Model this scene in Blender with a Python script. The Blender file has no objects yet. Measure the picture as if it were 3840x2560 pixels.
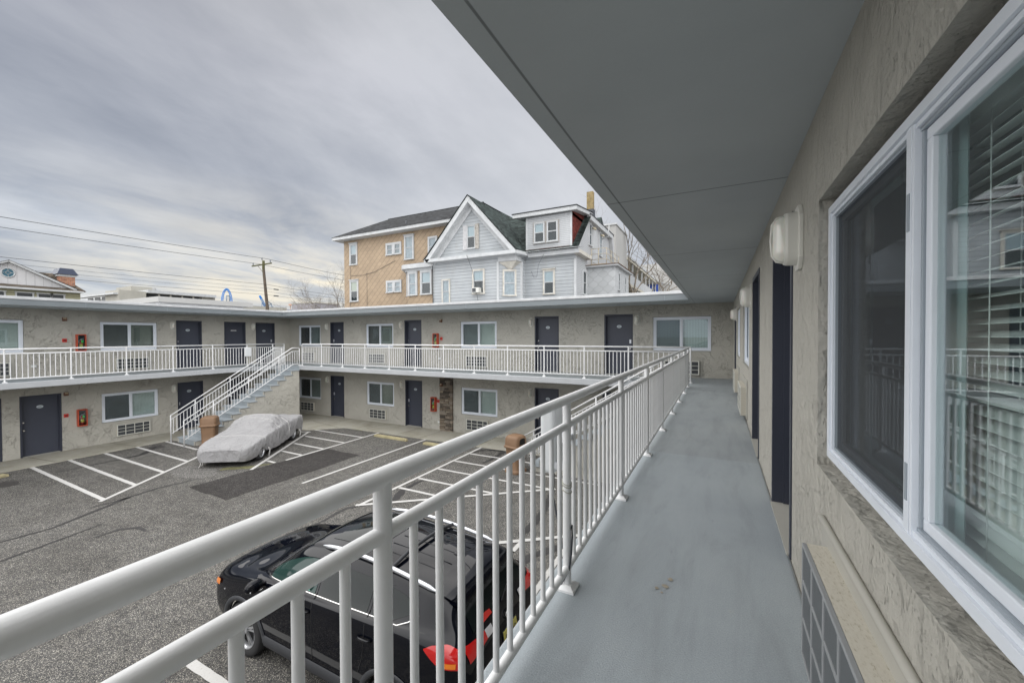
import bpy, bmesh, math, random
from mathutils import Vector, Matrix, noise
R = math.radians
random.seed(7)
sc = bpy.context.scene
col = sc.collection

# ------------------------------------------------------------------ helpers
class MB:
    def __init__(s):
        s.v = []; s.f = []; s.m = []; s.sm = []
    def add(s, vs, fs, mi=0, smooth=False):
        o = len(s.v); s.v += [tuple(v) for v in vs]
        for f in fs:
            s.f.append([i + o for i in f]); s.m.append(mi); s.sm.append(smooth)
        return s
    def box(s, x0, x1, y0, y1, z0, z1, mi=0):
        if x0 > x1: x0, x1 = x1, x0
        if y0 > y1: y0, y1 = y1, y0
        if z0 > z1: z0, z1 = z1, z0
        v = [(x0,y0,z0),(x1,y0,z0),(x1,y1,z0),(x0,y1,z0),(x0,y0,z1),(x1,y0,z1),(x1,y1,z1),(x0,y1,z1)]
        return s.add(v, [(0,3,2,1),(4,5,6,7),(0,1,5,4),(1,2,6,5),(2,3,7,6),(3,0,4,7)], mi)
    def obox(s, c, dx, dy, dz, mi=0):
        c = Vector(c); dx = Vector(dx)/2; dy = Vector(dy)/2; dz = Vector(dz)/2
        v = [c+a*dx+b*dy+d*dz for d in (-1,1) for a, b in ((-1,-1),(1,-1),(1,1),(-1,1))]
        return s.add(v, [(0,3,2,1),(4,5,6,7),(0,1,5,4),(1,2,6,5),(2,3,7,6),(3,0,4,7)], mi)
    def quad(s, a, b, c, d, mi=0):
        return s.add([a,b,c,d], [(0,1,2,3)], mi)
    def tube(s, p, q, r0, r1=None, seg=12, caps=True, mi=0):
        if r1 is None: r1 = r0
        p = Vector(p); q = Vector(q); d = (q-p).normalized()
        a = d.orthogonal().normalized() if abs(d.z) < .99 else Vector((1,0,0))
        if abs(d.z) < .99: a = d.cross(Vector((0,0,1))).normalized()
        b = d.cross(a)
        vs = []
        for c, r in ((p,r0),(q,r1)):
            for i in range(seg):
                t = 2*math.pi*i/seg
                vs.append(c + a*(r*math.cos(t)) + b*(r*math.sin(t)))
        fs = [(i,(i+1)%seg,(i+1)%seg+seg,i+seg) for i in range(seg)]
        s.add(vs, fs, mi, True)
        if caps:
            o = len(s.v)-2*seg
            s.f.append([o+i for i in range(seg)][::-1]); s.m.append(mi); s.sm.append(False)
            s.f.append([o+seg+i for i in range(seg)]); s.m.append(mi); s.sm.append(False)
        return s
    def path(s, pts, r, seg=10, mi=0, radii=None, caps=True):
        pts = [Vector(p) for p in pts]; n = len(pts)
        vs = []; a = None
        for k, p in enumerate(pts):
            d = (pts[min(k+1,n-1)]-pts[max(k-1,0)]).normalized()
            if a is None:
                a = d.cross(Vector((0,0,1)))
                if a.length < .01: a = Vector((1,0,0))
                a.normalize()
            a = (a - d*a.dot(d)).normalized(); b = d.cross(a)
            rr = radii[k] if radii else r
            for i in range(seg):
                t = 2*math.pi*i/seg
                vs.append(p + a*(rr*math.cos(t)) + b*(rr*math.sin(t)))
        fs = [(k*seg+i, k*seg+(i+1)%seg, (k+1)*seg+(i+1)%seg, (k+1)*seg+i) for k in range(n-1) for i in range(seg)]
        s.add(vs, fs, mi, True)
        if caps:
            o = len(s.v)-n*seg
            s.f.append([o+i for i in range(seg)][::-1]); s.m.append(mi); s.sm.append(False)
            s.f.append([o+(n-1)*seg+i for i in range(seg)]); s.m.append(mi); s.sm.append(False)
        return s
    def prism(s, pts, vec, mi=0, smooth=False, mcap=None):
        n = len(pts); vec = Vector(vec)
        vs = [Vector(p) for p in pts] + [Vector(p)+vec for p in pts]
        s.add(vs, [(i,(i+1)%n,(i+1)%n+n,i+n) for i in range(n)], mi, smooth)
        o = len(s.v)-2*n
        s.f.append([o+i for i in range(n)][::-1]); s.m.append(mi if mcap is None else mcap); s.sm.append(False)
        s.f.append([o+n+i for i in range(n)]); s.m.append(mi); s.sm.append(False)
        return s
    def grid(s, rows, mi=0, smooth=True, closed=False):
        n = len(rows[0]); vs = [p for r in rows for p in r]; fs = []
        for i in range(len(rows)-1):
            for j in range(n if closed else n-1):
                k = (j+1) % n
                fs.append((i*n+j, i*n+k, (i+1)*n+k, (i+1)*n+j))
        return s.add(vs, fs, mi, smooth)
    def build(s, name, mats, parent=None, fix=True):
        me = bpy.data.meshes.new(name)
        me.from_pydata(s.v, [], s.f)
        if not isinstance(mats, (list, tuple)): mats = [mats]
        for m in mats: me.materials.append(m)
        me.polygons.foreach_set('material_index', s.m)
        me.polygons.foreach_set('use_smooth', s.sm)
        me.update()
        if fix:
            bm = bmesh.new(); bm.from_mesh(me); bmesh.ops.recalc_face_normals(bm, faces=bm.faces); bm.to_mesh(me); bm.free()
        o = bpy.data.objects.new(name, me); col.objects.link(o)
        if parent is not None: o.parent = parent
        return o

def tag(o, label=None, cat=None, group=None, kind=None):
    if label: o['label'] = label
    if cat: o['category'] = cat
    if group: o['group'] = group
    if kind: o['kind'] = kind
    return o
def thing(name, label, cat, loc=(0,0,0), rz=0, group=None):
    o = bpy.data.objects.new(name, None); col.objects.link(o)
    o.empty_display_size = .2
    o.location = loc; o.rotation_euler = (0,0,rz)
    return tag(o, label, cat, group)
def struct(o):
    o['kind'] = 'structure'; return o
def copy_tree(o, parent=None):
    kids = list(o.children)
    c = o.copy(); col.objects.link(c)
    if parent is not None: c.parent = parent
    for k in kids: copy_tree(k, c)
    return c
def dup(o, loc, rz, label, group=None):
    c = copy_tree(o); c.location = loc; c.rotation_euler = (0,0,rz); c['label'] = label
    if group: c['group'] = group
    return c
def bevel(o, w=.004, seg=2, ang=40):
    m = o.modifiers.new('b','BEVEL'); m.width = w; m.segments = seg; m.limit_method = 'ANGLE'; m.angle_limit = R(ang)
    return o

# ------------------------------------------------------------------ materials
def newmat(name):
    m = bpy.data.materials.new(name); m.use_nodes = True
    nt = m.node_tree; b = nt.nodes['Principled BSDF']
    return m, nt, b
def coords(nt, obj=True, scale=(1,1,1)):
    tc = nt.nodes.new('ShaderNodeTexCoord')
    if scale == (1,1,1): return tc.outputs['Object' if obj else 'Generated']
    mp = nt.nodes.new('ShaderNodeMapping'); mp.inputs['Scale'].default_value = scale
    nt.links.new(tc.outputs['Object' if obj else 'Generated'], mp.inputs['Vector'])
    return mp.outputs[0]
def nz(nt, vec, scale, detail=4, rough=.55, dist=0.):
    n = nt.nodes.new('ShaderNodeTexNoise'); n.inputs['Scale'].default_value = scale
    n.inputs['Detail'].default_value = detail; n.inputs['Roughness'].default_value = rough
    n.inputs['Distortion'].default_value = dist
    nt.links.new(vec, n.inputs['Vector']); return n.outputs['Fac']
def ramp(nt, fac, stops, interp='LINEAR'):
    r = nt.nodes.new('ShaderNodeValToRGB'); r.color_ramp.interpolation = interp
    el = r.color_ramp.elements
    while len(el) > 1: el.remove(el[0])
    el[0].position = stops[0][0]; el[0].color = (*c3(stops[0][1]), 1)
    for p, c in stops[1:]:
        e = el.new(p); e.color = (*c3(c), 1)
    nt.links.new(fac, r.inputs['Fac']); return r.outputs['Color']
def c3(c): return (c,c,c) if isinstance(c,(int,float)) else tuple(c)
def mix(nt, a, b, fac, mode='MIX'):
    n = nt.nodes.new('ShaderNodeMix'); n.data_type = 'RGBA'; n.blend_type = mode
    for k, v in ((0,fac),(6,a),(7,b)):
        if hasattr(v, 'links') or isinstance(v, bpy.types.NodeSocket): nt.links.new(v, n.inputs[k])
        else: n.inputs[k].default_value = v if k == 0 else (*c3(v), 1)
    return n.outputs[2]
def math_(nt, op, a, b=None, c=None):
    n = nt.nodes.new('ShaderNodeMath'); n.operation = op
    for k, v in enumerate((a,b,c)):
        if v is None: continue
        if isinstance(v, bpy.types.NodeSocket): nt.links.new(v, n.inputs[k])
        else: n.inputs[k].default_value = v
    return n.outputs[0]
def bump(nt, b, h, dist=.01, strength=1., normal=None):
    n = nt.nodes.new('ShaderNodeBump'); n.inputs['Distance'].default_value = dist; n.inputs['Strength'].default_value = strength
    nt.links.new(h, n.inputs['Height'])
    if normal is not None: nt.links.new(normal, n.inputs['Normal'])
    nt.links.new(n.outputs[0], b.inputs['Normal']); return n.outputs[0]
def sep(nt, vec):
    s = nt.nodes.new('ShaderNodeSeparateXYZ'); nt.links.new(vec, s.inputs[0]); return s.outputs
def comb(nt, x, y, z):
    s = nt.nodes.new('ShaderNodeCombineXYZ')
    for k, v in enumerate((x,y,z)):
        if isinstance(v, bpy.types.NodeSocket): nt.links.new(v, s.inputs[k])
        else: s.inputs[k].default_value = v
    return s.outputs[0]
def voro(nt, vec, scale, feat='F1', out='Distance', rnd=1.):
    n = nt.nodes.new('ShaderNodeTexVoronoi'); n.feature = feat; n.inputs['Scale'].default_value = scale
    n.inputs['Randomness'].default_value = rnd
    nt.links.new(vec, n.inputs['Vector']); return n.outputs[out]

def plain(name, c, rough=.5, metal=0., var=.0, vscale=3., bscale=0, bdist=.002, coat=0., spec=.5):
    m, nt, b = newmat(name)
    b.inputs['Base Color'].default_value = (*c3(c),1); b.inputs['Roughness'].default_value = rough
    b.inputs['Metallic'].default_value = metal; b.inputs['Coat Weight'].default_value = coat
    b.inputs['Specular IOR Level'].default_value = spec
    v = coords(nt)
    if var:
        f = nz(nt, v, vscale, 5, .6)
        cc = c3(c)
        nt.links.new(ramp(nt, f, [(.3,[x*(1-var) for x in cc]),(.7,[min(1,x*(1+var)) for x in cc])]), b.inputs['Base Color'])
    if bscale: bump(nt, b, nz(nt, v, bscale, 4, .6), bdist)
    return m

def stucco(name, c, near=False):
    m, nt, b = newmat(name); v = coords(nt)
    b.inputs['Roughness'].default_value = .93; b.inputs['Specular IOR Level'].default_value = .15
    big = nz(nt, v, .8, 3, .6)
    cc = c3(c)
    base = ramp(nt, big, [(.3,[x*.97 for x in cc]),(.7,[x*1.03 for x in cc])])
    # trowel ridges
    w = nz(nt, v, 2.6 if not near else 3.2, 5, .55, .5)
    ridge = ramp(nt, w, [(.0,0.),(.42,.15),(.50,1.),(.54,.35),(1.,.5)])
    fine = nz(nt, v, 26 if not near else 48, 6, .72)
    vs = coords(nt, True, (1,1,.34 if near else .6))
    pn = nz(nt, vs, 36 if not near else 120, 3, .6, 0.)
    pit = ramp(nt, pn, [(.0,1.),(.33,1.),(.39,0.),(1.,0.)])
    pmask = ramp(nt, nz(nt, v, 3.1, 3, .6), [(.42,0.),(.60,1.)])
    pit = math_(nt, 'MULTIPLY', pit, pmask)
    crk = nz(nt, v, 5.5 if near else 3.2, 5, .6, 1.6)
    crack = ramp(nt, crk, [(.0,0.),(.478,0.),(.492,1.),(.506,0.),(1.,0.)])
    cm_ = ramp(nt, nz(nt, v, 1.7, 3, .5), [(.45,0.),(.55,1.)])
    crack = math_(nt, 'MULTIPLY', crack, cm_)
    h = math_(nt, 'ADD', math_(nt, 'MULTIPLY', ridge, .6 if not near else .35), math_(nt, 'MULTIPLY', fine, .55))
    h = math_(nt, 'SUBTRACT', h, math_(nt, 'MULTIPLY', pit, .55 if near else .35))
    if near:
        lump = nz(nt, coords(nt, True, (1,1,.6)), 11, 3, .5, .3)
        h = math_(nt, 'ADD', h, math_(nt, 'MULTIPLY', ramp(nt, lump, [(.35,0.),(.5,.7),(.56,1.),(.8,1.)]), .75))
    h = math_(nt, 'SUBTRACT', h, math_(nt, 'MULTIPLY', crack, .0 if near else .6))
    bump(nt, b, h, .022 if not near else .016, 1.)
    darkening = mix(nt, base, [x*.5 for x in cc], math_(nt, 'MULTIPLY', math_(nt, 'MAXIMUM', pit, math_(nt,'MULTIPLY',crack,.0 if near else .15)),   .28 if near else .12))  # base colour, darker inside pits and cracks
    nt.links.new(darkening, b.inputs['Base Color'])
    return m

def asphalt(name, avg, light, dark, patchy=True):
    m, nt, b = newmat(name); v = coords(nt)
    b.inputs['Roughness'].default_value = .9; b.inputs['Specular IOR Level'].default_value = .2
    cell = nt.nodes.new('ShaderNodeTexVoronoi'); cell.inputs['Scale'].default_value = 95
    nt.links.new(v, cell.inputs['Vector'])
    s = nt.nodes.new('ShaderNodeSeparateColor'); nt.links.new(cell.outputs['Color'], s.inputs[0])
    rc = ramp(nt, s.outputs[0], [(0.,dark),(.45,[x*.8 for x in avg]),(.72,avg),(.86,light),(1.,[min(1,x*1.25) for x in light])])
    edge = ramp(nt, cell.outputs['Distance'], [(.25,1.),(.62,.35)])
    cc = mix(nt, rc, edge, 1., 'MULTIPLY')
    if patchy:
        big = nz(nt, v, .55, 5, .65, .4)
        cc = mix(nt, cc, ramp(nt, big, [(.30,(.78,.77,.76)),(.5,(1.02,1.01,1.)),(.8,(1.12,1.12,1.12))]), 1., 'MULTIPLY')
        med = nz(nt, v, 4.5, 4, .65)
        cc = mix(nt, cc, ramp(nt, med, [(.35,.8),(.65,1.12)]), 1., 'MULTIPLY')
        # mossy, dusty ground near the covered car
        px = sep(nt, v)
    nt.links.new(cc, b.inputs['Base Color'])
    bump(nt, b, cell.outputs['Distance'], .004, .6)
    return m

def siding(name, c, period, linec=.45, wid=.1, vert=False, darkening=.0):
    """lapped boards: a shadow gap every `period` metres"""
    m, nt, b = newmat(name); v = coords(nt); s = sep(nt, v)
    b.inputs['Roughness'].default_value = .6
    t = s[2] if not vert else math_(nt, 'ADD', s[0], s[1])
    fr = math_(nt, 'FRACT', math_(nt, 'DIVIDE', t, period))
    line = ramp(nt, fr, [(0.,0.),(wid*.5,0.),(wid,1.),(1.,1.)])
    cc = c3(c)
    base = ramp(nt, nz(nt, v, .9, 4, .6), [(.3,[x*(.9-darkening) for x in cc]),(.7,[min(.9,x*1.05) for x in cc])])
    if darkening:  # brownish dirt streaks
        st = nz(nt, coords(nt, True, (3,3,.4)), 2.2, 4, .7)
        base = mix(nt, base, (.42,.38,.26), math_(nt, 'MULTIPLY', ramp(nt, st, [(.5,0.),(.75,1.)]), darkening*2.5))
    nt.links.new(mix(nt, [x*linec for x in cc], base, line), b.inputs['Base Color'])
    bump(nt, b, fr, .02, .8)
    return m

def diamond(name, c, px=.32, linec=.55, wob=.05, both=.35):
    m, nt, b = newmat(name); v = coords(nt); s = sep(nt, v)
    b.inputs['Roughness'].default_value = .7
    u = math_(nt, 'ADD', s[0], s[1])
    a = math_(nt, 'DIVIDE', math_(nt, 'ADD', u, s[2]), px)
    d = math_(nt, 'DIVIDE', math_(nt, 'SUBTRACT', u, s[2]), px)
    # small steps on the diagonal joints, as the shingles lap
    a2 = math_(nt, 'ADD', a, math_(nt, 'MULTIPLY', math_(nt, 'SINE', math_(nt, 'MULTIPLY', d, 6.283)), wob))
    d2 = math_(nt, 'ADD', d, math_(nt, 'MULTIPLY', math_(nt, 'SINE', math_(nt, 'MULTIPLY', a, 6.283)), wob))
    fa = math_(nt, 'FRACT', d2); fd = math_(nt, 'FRACT', a2)
    l1 = ramp(nt, fa, [(0.,0.),(.05,0.),(.1,1.),(1.,1.)])
    l2 = ramp(nt, fd, [(0.,1-both),(.04,1-both),(.09,1.),(1.,1.)])
    k = math_(nt, 'MULTIPLY', l1, l2)
    cc = c3(c)
    cell = nt.nodes.new('ShaderNodeTexWhiteNoise'); cell.noise_dimensions = '2D'
    nt.links.new(comb(nt, math_(nt,'FLOOR',a2), math_(nt,'FLOOR',d2), 0.), cell.inputs['Vector'])
    base = ramp(nt, cell.outputs['Value'], [(0.,[x*.93 for x in cc]),(1.,[min(.9,x*1.05) for x in cc])])
    base = mix(nt, base, ramp(nt, nz(nt, v, .7, 5, .6), [(.3,.86),(.7,1.04)]), 1., 'MULTIPLY')
    nt.links.new(mix(nt, [x*linec for x in cc], base, k), b.inputs['Base Color'])
    bump(nt, b, k, .012, .5)
    return m

def shingles(name, c, row=.15, var=.5):
    m, nt, b = newmat(name); v = coords(nt); s = sep(nt, v)
    b.inputs['Roughness'].default_value = .9; b.inputs['Specular IOR Level'].default_value = .2
    u = math_(nt, 'ADD', s[0], s[1]); zz = math_(nt, 'DIVIDE', s[2], row*.7)
    rowi = math_(nt, 'FLOOR', zz)
    off = math_(nt, 'MULTIPLY', math_(nt, 'FRACT', math_(nt, 'MULTIPLY', rowi, .377)), 2.)
    uu = math_(nt, 'ADD', math_(nt, 'DIVIDE', u, .24), off)
    w = nt.nodes.new('ShaderNodeTexWhiteNoise'); w.noise_dimensions = '2D'
    nt.links.new(comb(nt, math_(nt,'FLOOR',uu), rowi, 0.), w.inputs['Vector'])
    cc = c3(c)
    col_ = ramp(nt, w.outputs['Value'], [(0.,[x*(1-var) for x in cc]),(1.,[x*(1+var) for x in cc])])
    fr = math_(nt, 'FRACT', zz)
    col_ = mix(nt, col_, ramp(nt, fr, [(0.,.45),(.18,1.),(1.,1.)]), 1., 'MULTIPLY')
    col_ = mix(nt, col_, ramp(nt, nz(nt, v, 1.2, 4, .6), [(.3,.75),(.7,1.15)]), 1., 'MULTIPLY')
    nt.links.new(col_, b.inputs['Base Color'])
    bump(nt, b, fr, .015, .6)
    return m

def bricks(name, c1, c2, mortar, w=.2, h=.07):
    m, nt, b = newmat(name); v = coords(nt); s = sep(nt, v)
    b.inputs['Roughness'].default_value = .9
    t = nt.nodes.new('ShaderNodeTexBrick')
    nt.links.new(comb(nt, math_(nt,'ADD',s[0],s[1]), s[2], 0.), t.inputs['Vector'])
    t.inputs['Scale'].default_value = 1.; t.inputs['Brick Width'].default_value = w; t.inputs['Row Height'].default_value = h
    t.inputs['Mortar Size'].default_value = .012; t.inputs['Color1'].default_value = (*c1,1); t.inputs['Color2'].default_value = (*c2,1)
    t.inputs['Mortar'].default_value = (*mortar,1)
    nt.links.new(mix(nt, t.outputs['Color'], ramp(nt, nz(nt, v, 7, 4), [(.3,.7),(.7,1.4)]), 1., 'MULTIPLY'), b.inputs['Base Color'])
    return m

def glassmat(name, tint=(.8,.85,.85), refl=1., rough=0.0, base=.04, opaque=0.):
    m = bpy.data.materials.new(name); m.use_nodes = True; nt = m.node_tree; nt.nodes.clear()
    out = nt.nodes.new('ShaderNodeOutputMaterial')
    tr = nt.nodes.new('ShaderNodeBsdfTransparent'); tr.inputs[0].default_value = (*tint,1)
    gl = nt.nodes.new('ShaderNodeBsdfGlossy'); gl.inputs['Roughness'].default_value = rough; gl.inputs[0].default_value = (.95,.97,1,1)
    fr = nt.nodes.new('ShaderNodeFresnel'); gb = nt.nodes.new('ShaderNodeNewGeometry')
    nt.links.new(math_(nt, 'SUBTRACT', 1.5, math_(nt, 'MULTIPLY', gb.outputs['Backfacing'], .8333)), fr.inputs[0])
    f = math_(nt, 'ADD', math_(nt, 'MULTIPLY', fr.outputs[0], refl), base)
    if 'screen' in name:
        df = nt.nodes.new('ShaderNodeBsdfDiffuse'); df.inputs[0].default_value = (.22,.23,.24,1); m0 = nt.nodes.new('ShaderNodeMixShader'); m0.inputs[0].default_value = .16
        nt.links.new(tr.outputs[0], m0.inputs[1]); nt.links.new(df.outputs[0], m0.inputs[2]); tr = m0
    mx = nt.nodes.new('ShaderNodeMixShader')
    cl = nt.nodes.new('ShaderNodeClamp'); nt.links.new(f, cl.inputs[0])
    nt.links.new(cl.outputs[0], mx.inputs[0]); nt.links.new(tr.outputs[0], mx.inputs[1]); nt.links.new(gl.outputs[0], mx.inputs[2])
    if name.startswith('old'):
        v = coords(nt); n = nt.nodes.new('ShaderNodeBump'); n.inputs['Distance'].default_value = .004
        nt.links.new(nz(nt, v, 2.2, 2), n.inputs['Height']); nt.links.new(n.outputs[0], gl.inputs['Normal'])
    nt.links.new(mx.outputs[0], out.inputs[0])
    return m

def slatmat(name, c, period=.025, dark=.35, duty=.35, vert=False):
    """blind: the slats of one blind stay in its material"""
    m, nt, b = newmat(name); s = sep(nt, coords(nt))
    b.inputs['Roughness'].default_value = .5
    t = s[0] if vert else s[2]
    fr = math_(nt, 'FRACT', math_(nt, 'DIVIDE', t, period))
    nt.links.new(ramp(nt, fr, [(0.,[x*dark for x in c3(c)]),(duty*.8,[x*dark for x in c3(c)]),(duty,c),(1.,[x*.85 for x in c3(c)])]), b.inputs['Base Color'])
    return m

M = {}
WALL = (.46,.445,.40)
M['stucco'] = stucco('stucco', WALL)
M['stucco_near'] = stucco('stucco_near', WALL, True)
M['trim'] = plain('grey_paint', (.185,.208,.222), .55, var=.06, vscale=1.5, bscale=90, bdist=.0008)
M['white_edge'] = plain('white_roof_edge', (.52,.53,.54), .6, var=.16, vscale=2.2, bscale=14, bdist=.004)
M['roofing'] = plain('roof_membrane', (.48,.48,.49), .8, var=.18, vscale=1.1, bscale=9, bdist=.006)
m, nt, b = newmat('white_rail_paint'); v = coords(nt); b.inputs['Roughness'].default_value = .34
rc_ = ramp(nt, nz(nt, v, 7, 5, .65), [(.3,(.68,.685,.69)),(.7,(.75,.755,.76))])
chip = ramp(nt, nz(nt, coords(nt,True,(1,.35,.6)), 48, 3, .6), [(.0,1.),(.235,1.),(.26,0.),(1.,0.)])
nt.links.new(mix(nt, rc_, (.28,.26,.22), math_(nt,'MULTIPLY',chip,.7)), b.inputs['Base Color'])
bump(nt, b, nz(nt, v, 55, 4), .0006); M['rail'] = m
M['door'] = plain('slate_door_paint', (.050,.056,.078), .42, var=.06, vscale=2, bscale=40, bdist=.0004)
M['doorframe'] = plain('slate_frame_paint', (.038,.043,.062), .42, var=.05)
M['winframe'] = plain('white_vinyl', (.72,.76,.82), .35, var=.04)
M['wingroove'] = plain('grey_track', (.30,.34,.38), .4)
M['chrome'] = plain('brushed_steel', (.75,.74,.72), .25, 1.)
M['silver'] = plain('silver_rail_paint', (.72,.74,.78), .28, .6)
M['plaque'] = plain('pale_plaque', (.50,.56,.60), .4)
M['ink'] = plain('dark_ink', (.02,.02,.03), .5)
M['blind'] = slatmat('white_slat_blind', (.66,.68,.67), .035, .45, .3)
M['blinddark'] = slatmat('shaded_slat_blind', (.34,.36,.37), .035, .35, .35)
M['blindopen'] = slatmat('open_slat_blind', (.42,.42,.38), .045, .06, .55)
M['blindvert'] = slatmat('vertical_blind', (.60,.66,.66), .09, .55, .1, True)
M['interior'] = plain('dim_room', (.03,.035,.035), .9)
M['glass'] = glassmat('window_glass', (.88,.93,.92), 1.0, 0., .04)
M['glassold'] = glassmat('old_wavy_glass', (.72,.78,.80), .7, .02, .03)
M['screennear'] = glassmat('near_insect_screen', (.46,.48,.50), .08, .3, .01)
M['screen'] = glassmat('insect_screen', (.66,.68,.70), .06, .3, .008)
M['acwhite'] = plain('cream_grille_plastic', (.60,.60,.55), .45, var=.05)
M['acpanel'] = plain('beige_surround', (.40,.39,.35), .6, var=.05)
m, nt, b = newmat('speckled_sleeve'); v = coords(nt)
nt.links.new(ramp(nt, nz(nt, coords(nt,True,(1,2.5,2.5)), 42, 5, .7), [(.32,(.33,.30,.23)),(.44,(.50,.47,.40)),(.8,(.56,.535,.47))]), b.inputs['Base Color'])
b.inputs['Roughness'].default_value = .7; bump(nt, b, nz(nt, v, 120, 3), .001); M['acsleeve'] = m
M['acdark'] = plain('dark_coil', (.05,.055,.06), .5)
M['acfin'] = plain('grey_metal_fins', (.20,.215,.225), .45, .2)
M['lampwhite'] = plain('white_lamp_housing', (.66,.65,.60), .38, var=.05)
m, nt, b = newmat('frosted_lamp_glass'); b.inputs['Base Color'].default_value = (.72,.71,.64,1); b.inputs['Roughness'].default_value = .18
b.inputs['Subsurface Weight'].default_value = .2; b.inputs['Coat Weight'].default_value = .4; M['lampglass'] = m
M['red'] = plain('red_enamel', (.55,.03,.02), .35, var=.1)
M['redorange'] = plain('faded_red_enamel', (.50,.075,.03), .5, var=.12)
M['darkbox'] = plain('dark_recess', (.015,.012,.014), .5)
M['exred'] = plain('extinguisher_red', (.42,.02,.02), .3)
M['green'] = plain('green_tag', (.05,.62,.12), .5)
M['yellow'] = plain('yellow_label', (.62,.58,.12), .5)
M['brown'] = plain('brown_horn', (.16,.075,.045), .5, var=.15)
M['hornlens'] = plain('cream_lens', (.55,.45,.30), .3)
M['outletw'] = plain('pale_outlet', (.68,.69,.68), .45)
M['slab'] = plain('painted_slab_edge', (.42,.435,.45), .6, var=.06, vscale=2, bscale=30, bdist=.001)
m, nt, b = newmat('walkway_floor_paint'); v = coords(nt)
f1 = nz(nt, v, 1.1, 5, .6, .3)
deckc = ramp(nt, f1, [(.3,(.285,.318,.342)),(.55,(.31,.345,.368)),(.75,(.325,.355,.374))])
sy = sep(nt, v)[1]
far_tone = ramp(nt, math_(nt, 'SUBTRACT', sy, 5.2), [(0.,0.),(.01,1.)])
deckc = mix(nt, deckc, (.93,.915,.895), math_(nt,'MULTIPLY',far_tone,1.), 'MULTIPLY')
st = nz(nt, v, 3.4, 5, .7, .5)
wear = nz(nt, coords(nt, True, (3.2,.55,1)), 1.4, 6, .68, .5)
deckc = mix(nt, deckc, ramp(nt, wear, [(.32,(.86,.86,.855)),(.5,(1.,1.,1.)),(.68,(1.06,1.055,1.05))]), 1., 'MULTIPLY')
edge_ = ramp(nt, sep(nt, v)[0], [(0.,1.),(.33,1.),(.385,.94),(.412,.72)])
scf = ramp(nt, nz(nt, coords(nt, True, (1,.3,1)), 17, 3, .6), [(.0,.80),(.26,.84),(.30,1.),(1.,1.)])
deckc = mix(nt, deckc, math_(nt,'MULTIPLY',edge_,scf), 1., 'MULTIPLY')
deckc = mix(nt, deckc, (.40,.36,.27), math_(nt,'MULTIPLY',ramp(nt, st, [(.66,0.),(.78,1.)]), .35))
nt.links.new(mix(nt, deckc, ramp(nt, nz(nt, v, 160, 2), [(.3,.86),(.7,1.1)]), 1., 'MULTIPLY'), b.inputs['Base Color'])
b.inputs['Roughness'].default_value = .62
bump(nt, b, nz(nt, v, 130, 3, .6), .0022, .9); M['deck'] = m
m, nt, b = newmat('soffit_boards'); v = coords(nt); s = sep(nt, v)
fr = math_(nt, 'FRACT', math_(nt, 'DIVIDE', math_(nt, 'SUBTRACT', s[1], .86), 2.44))
ln = ramp(nt, fr, [(0.,.4),(.0055,.4),(.0075,1.),(1.,1.)])
ex = math_(nt, 'ABSOLUTE', math_(nt, 'ADD', s[0], .722))
ln2 = ramp(nt, ex, [(0.,.42),(.004,.42),(.007,1.)])
g = mix(nt, ramp(nt, nz(nt, v, 1.3, 4), [(.3,(.43,.465,.48)),(.7,(.47,.505,.52))]), math_(nt,'MULTIPLY',ln,ln2), 1., 'MULTIPLY')
nt.links.new(g, b.inputs['Base Color']); b.inputs['Roughness'].default_value = .75
bump(nt, b, nz(nt, v, 45, 4, .7), .0015, .7); M['soffit'] = m
M['asphalt'] = asphalt('pebbled_asphalt', (.205,.20,.19), (.42,.40,.355), (.075,.075,.08))
M['patch'] = asphalt('fresh_asphalt_patch', (.085,.08,.078), (.15,.14,.13), (.04,.038,.038))
M['gravelpatch'] = asphalt('pale_gravel_patch', (.26,.25,.24), (.50,.48,.44), (.07,.07,.07), False)
M['tar'] = plain('tar_seam', (.028,.026,.026), .6, var=.3, vscale=8)
M['oil'] = plain('oil_stain', (.05,.047,.045), .5, var=.3, vscale=9)
m, nt, b = newmat('worn_white_paint'); v = coords(nt)
b.inputs['Roughness'].default_value = .8
w = ramp(nt, nz(nt, v, 38, 5, .7), [(.30,(.16,.15,.14)),(.38,(.50,.49,.47)),(1.,(.58,.575,.56))])
nt.links.new(w, b.inputs['Base Color']); M['paintline'] = m
M['stain'] = plain('rusty_floor_stain', (.30,.27,.215), .8, var=.2, vscale=40)
m, nt, b = newmat('concrete_walk'); v = coords(nt)
b.inputs['Roughness'].default_value = .9
cw = ramp(nt, nz(nt, v, .9, 6, .65, .4), [(.25,(.25,.235,.18)),(.5,(.36,.345,.29)),(.75,(.42,.405,.36))])
nt.links.new(mix(nt, cw, ramp(nt, nz(nt, v, 55, 3), [(.3,.88),(.7,1.08)]), 1., 'MULTIPLY'), b.inputs['Base Color'])
bump(nt, b, nz(nt, v, 40, 4), .003); M['concrete'] = m
M['joint'] = plain('dirty_joint', (.12,.11,.085), .9)
M['wheelstop'] = plain('yellow_worn_concrete', (.33,.29,.17), .9, var=.25, vscale=6, bscale=25, bdist=.006)
M['moss'] = plain('moss', (.13,.125,.06), 1., var=.4, vscale=12)
M['ground'] = plain('town_ground', (.16,.15,.14), .95, var=.2, vscale=.2)
m, nt, b = newmat('ledger_stone'); v = coords(nt); gi = nt.nodes.new('ShaderNodeNewGeometry')
nt.links.new(mix(nt, ramp(nt, gi.outputs['Random Per Island'], [(0.,(.05,.042,.035)),(.35,(.12,.10,.08)),(.6,(.19,.15,.11)),(.8,(.22,.19,.16)),(1.,(.30,.25,.19))]), ramp(nt, nz(nt, v, 22, 5, .7), [(.3,.6),(.7,1.3)]), 1., 'MULTIPLY'), b.inputs['Base Color'])
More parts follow.
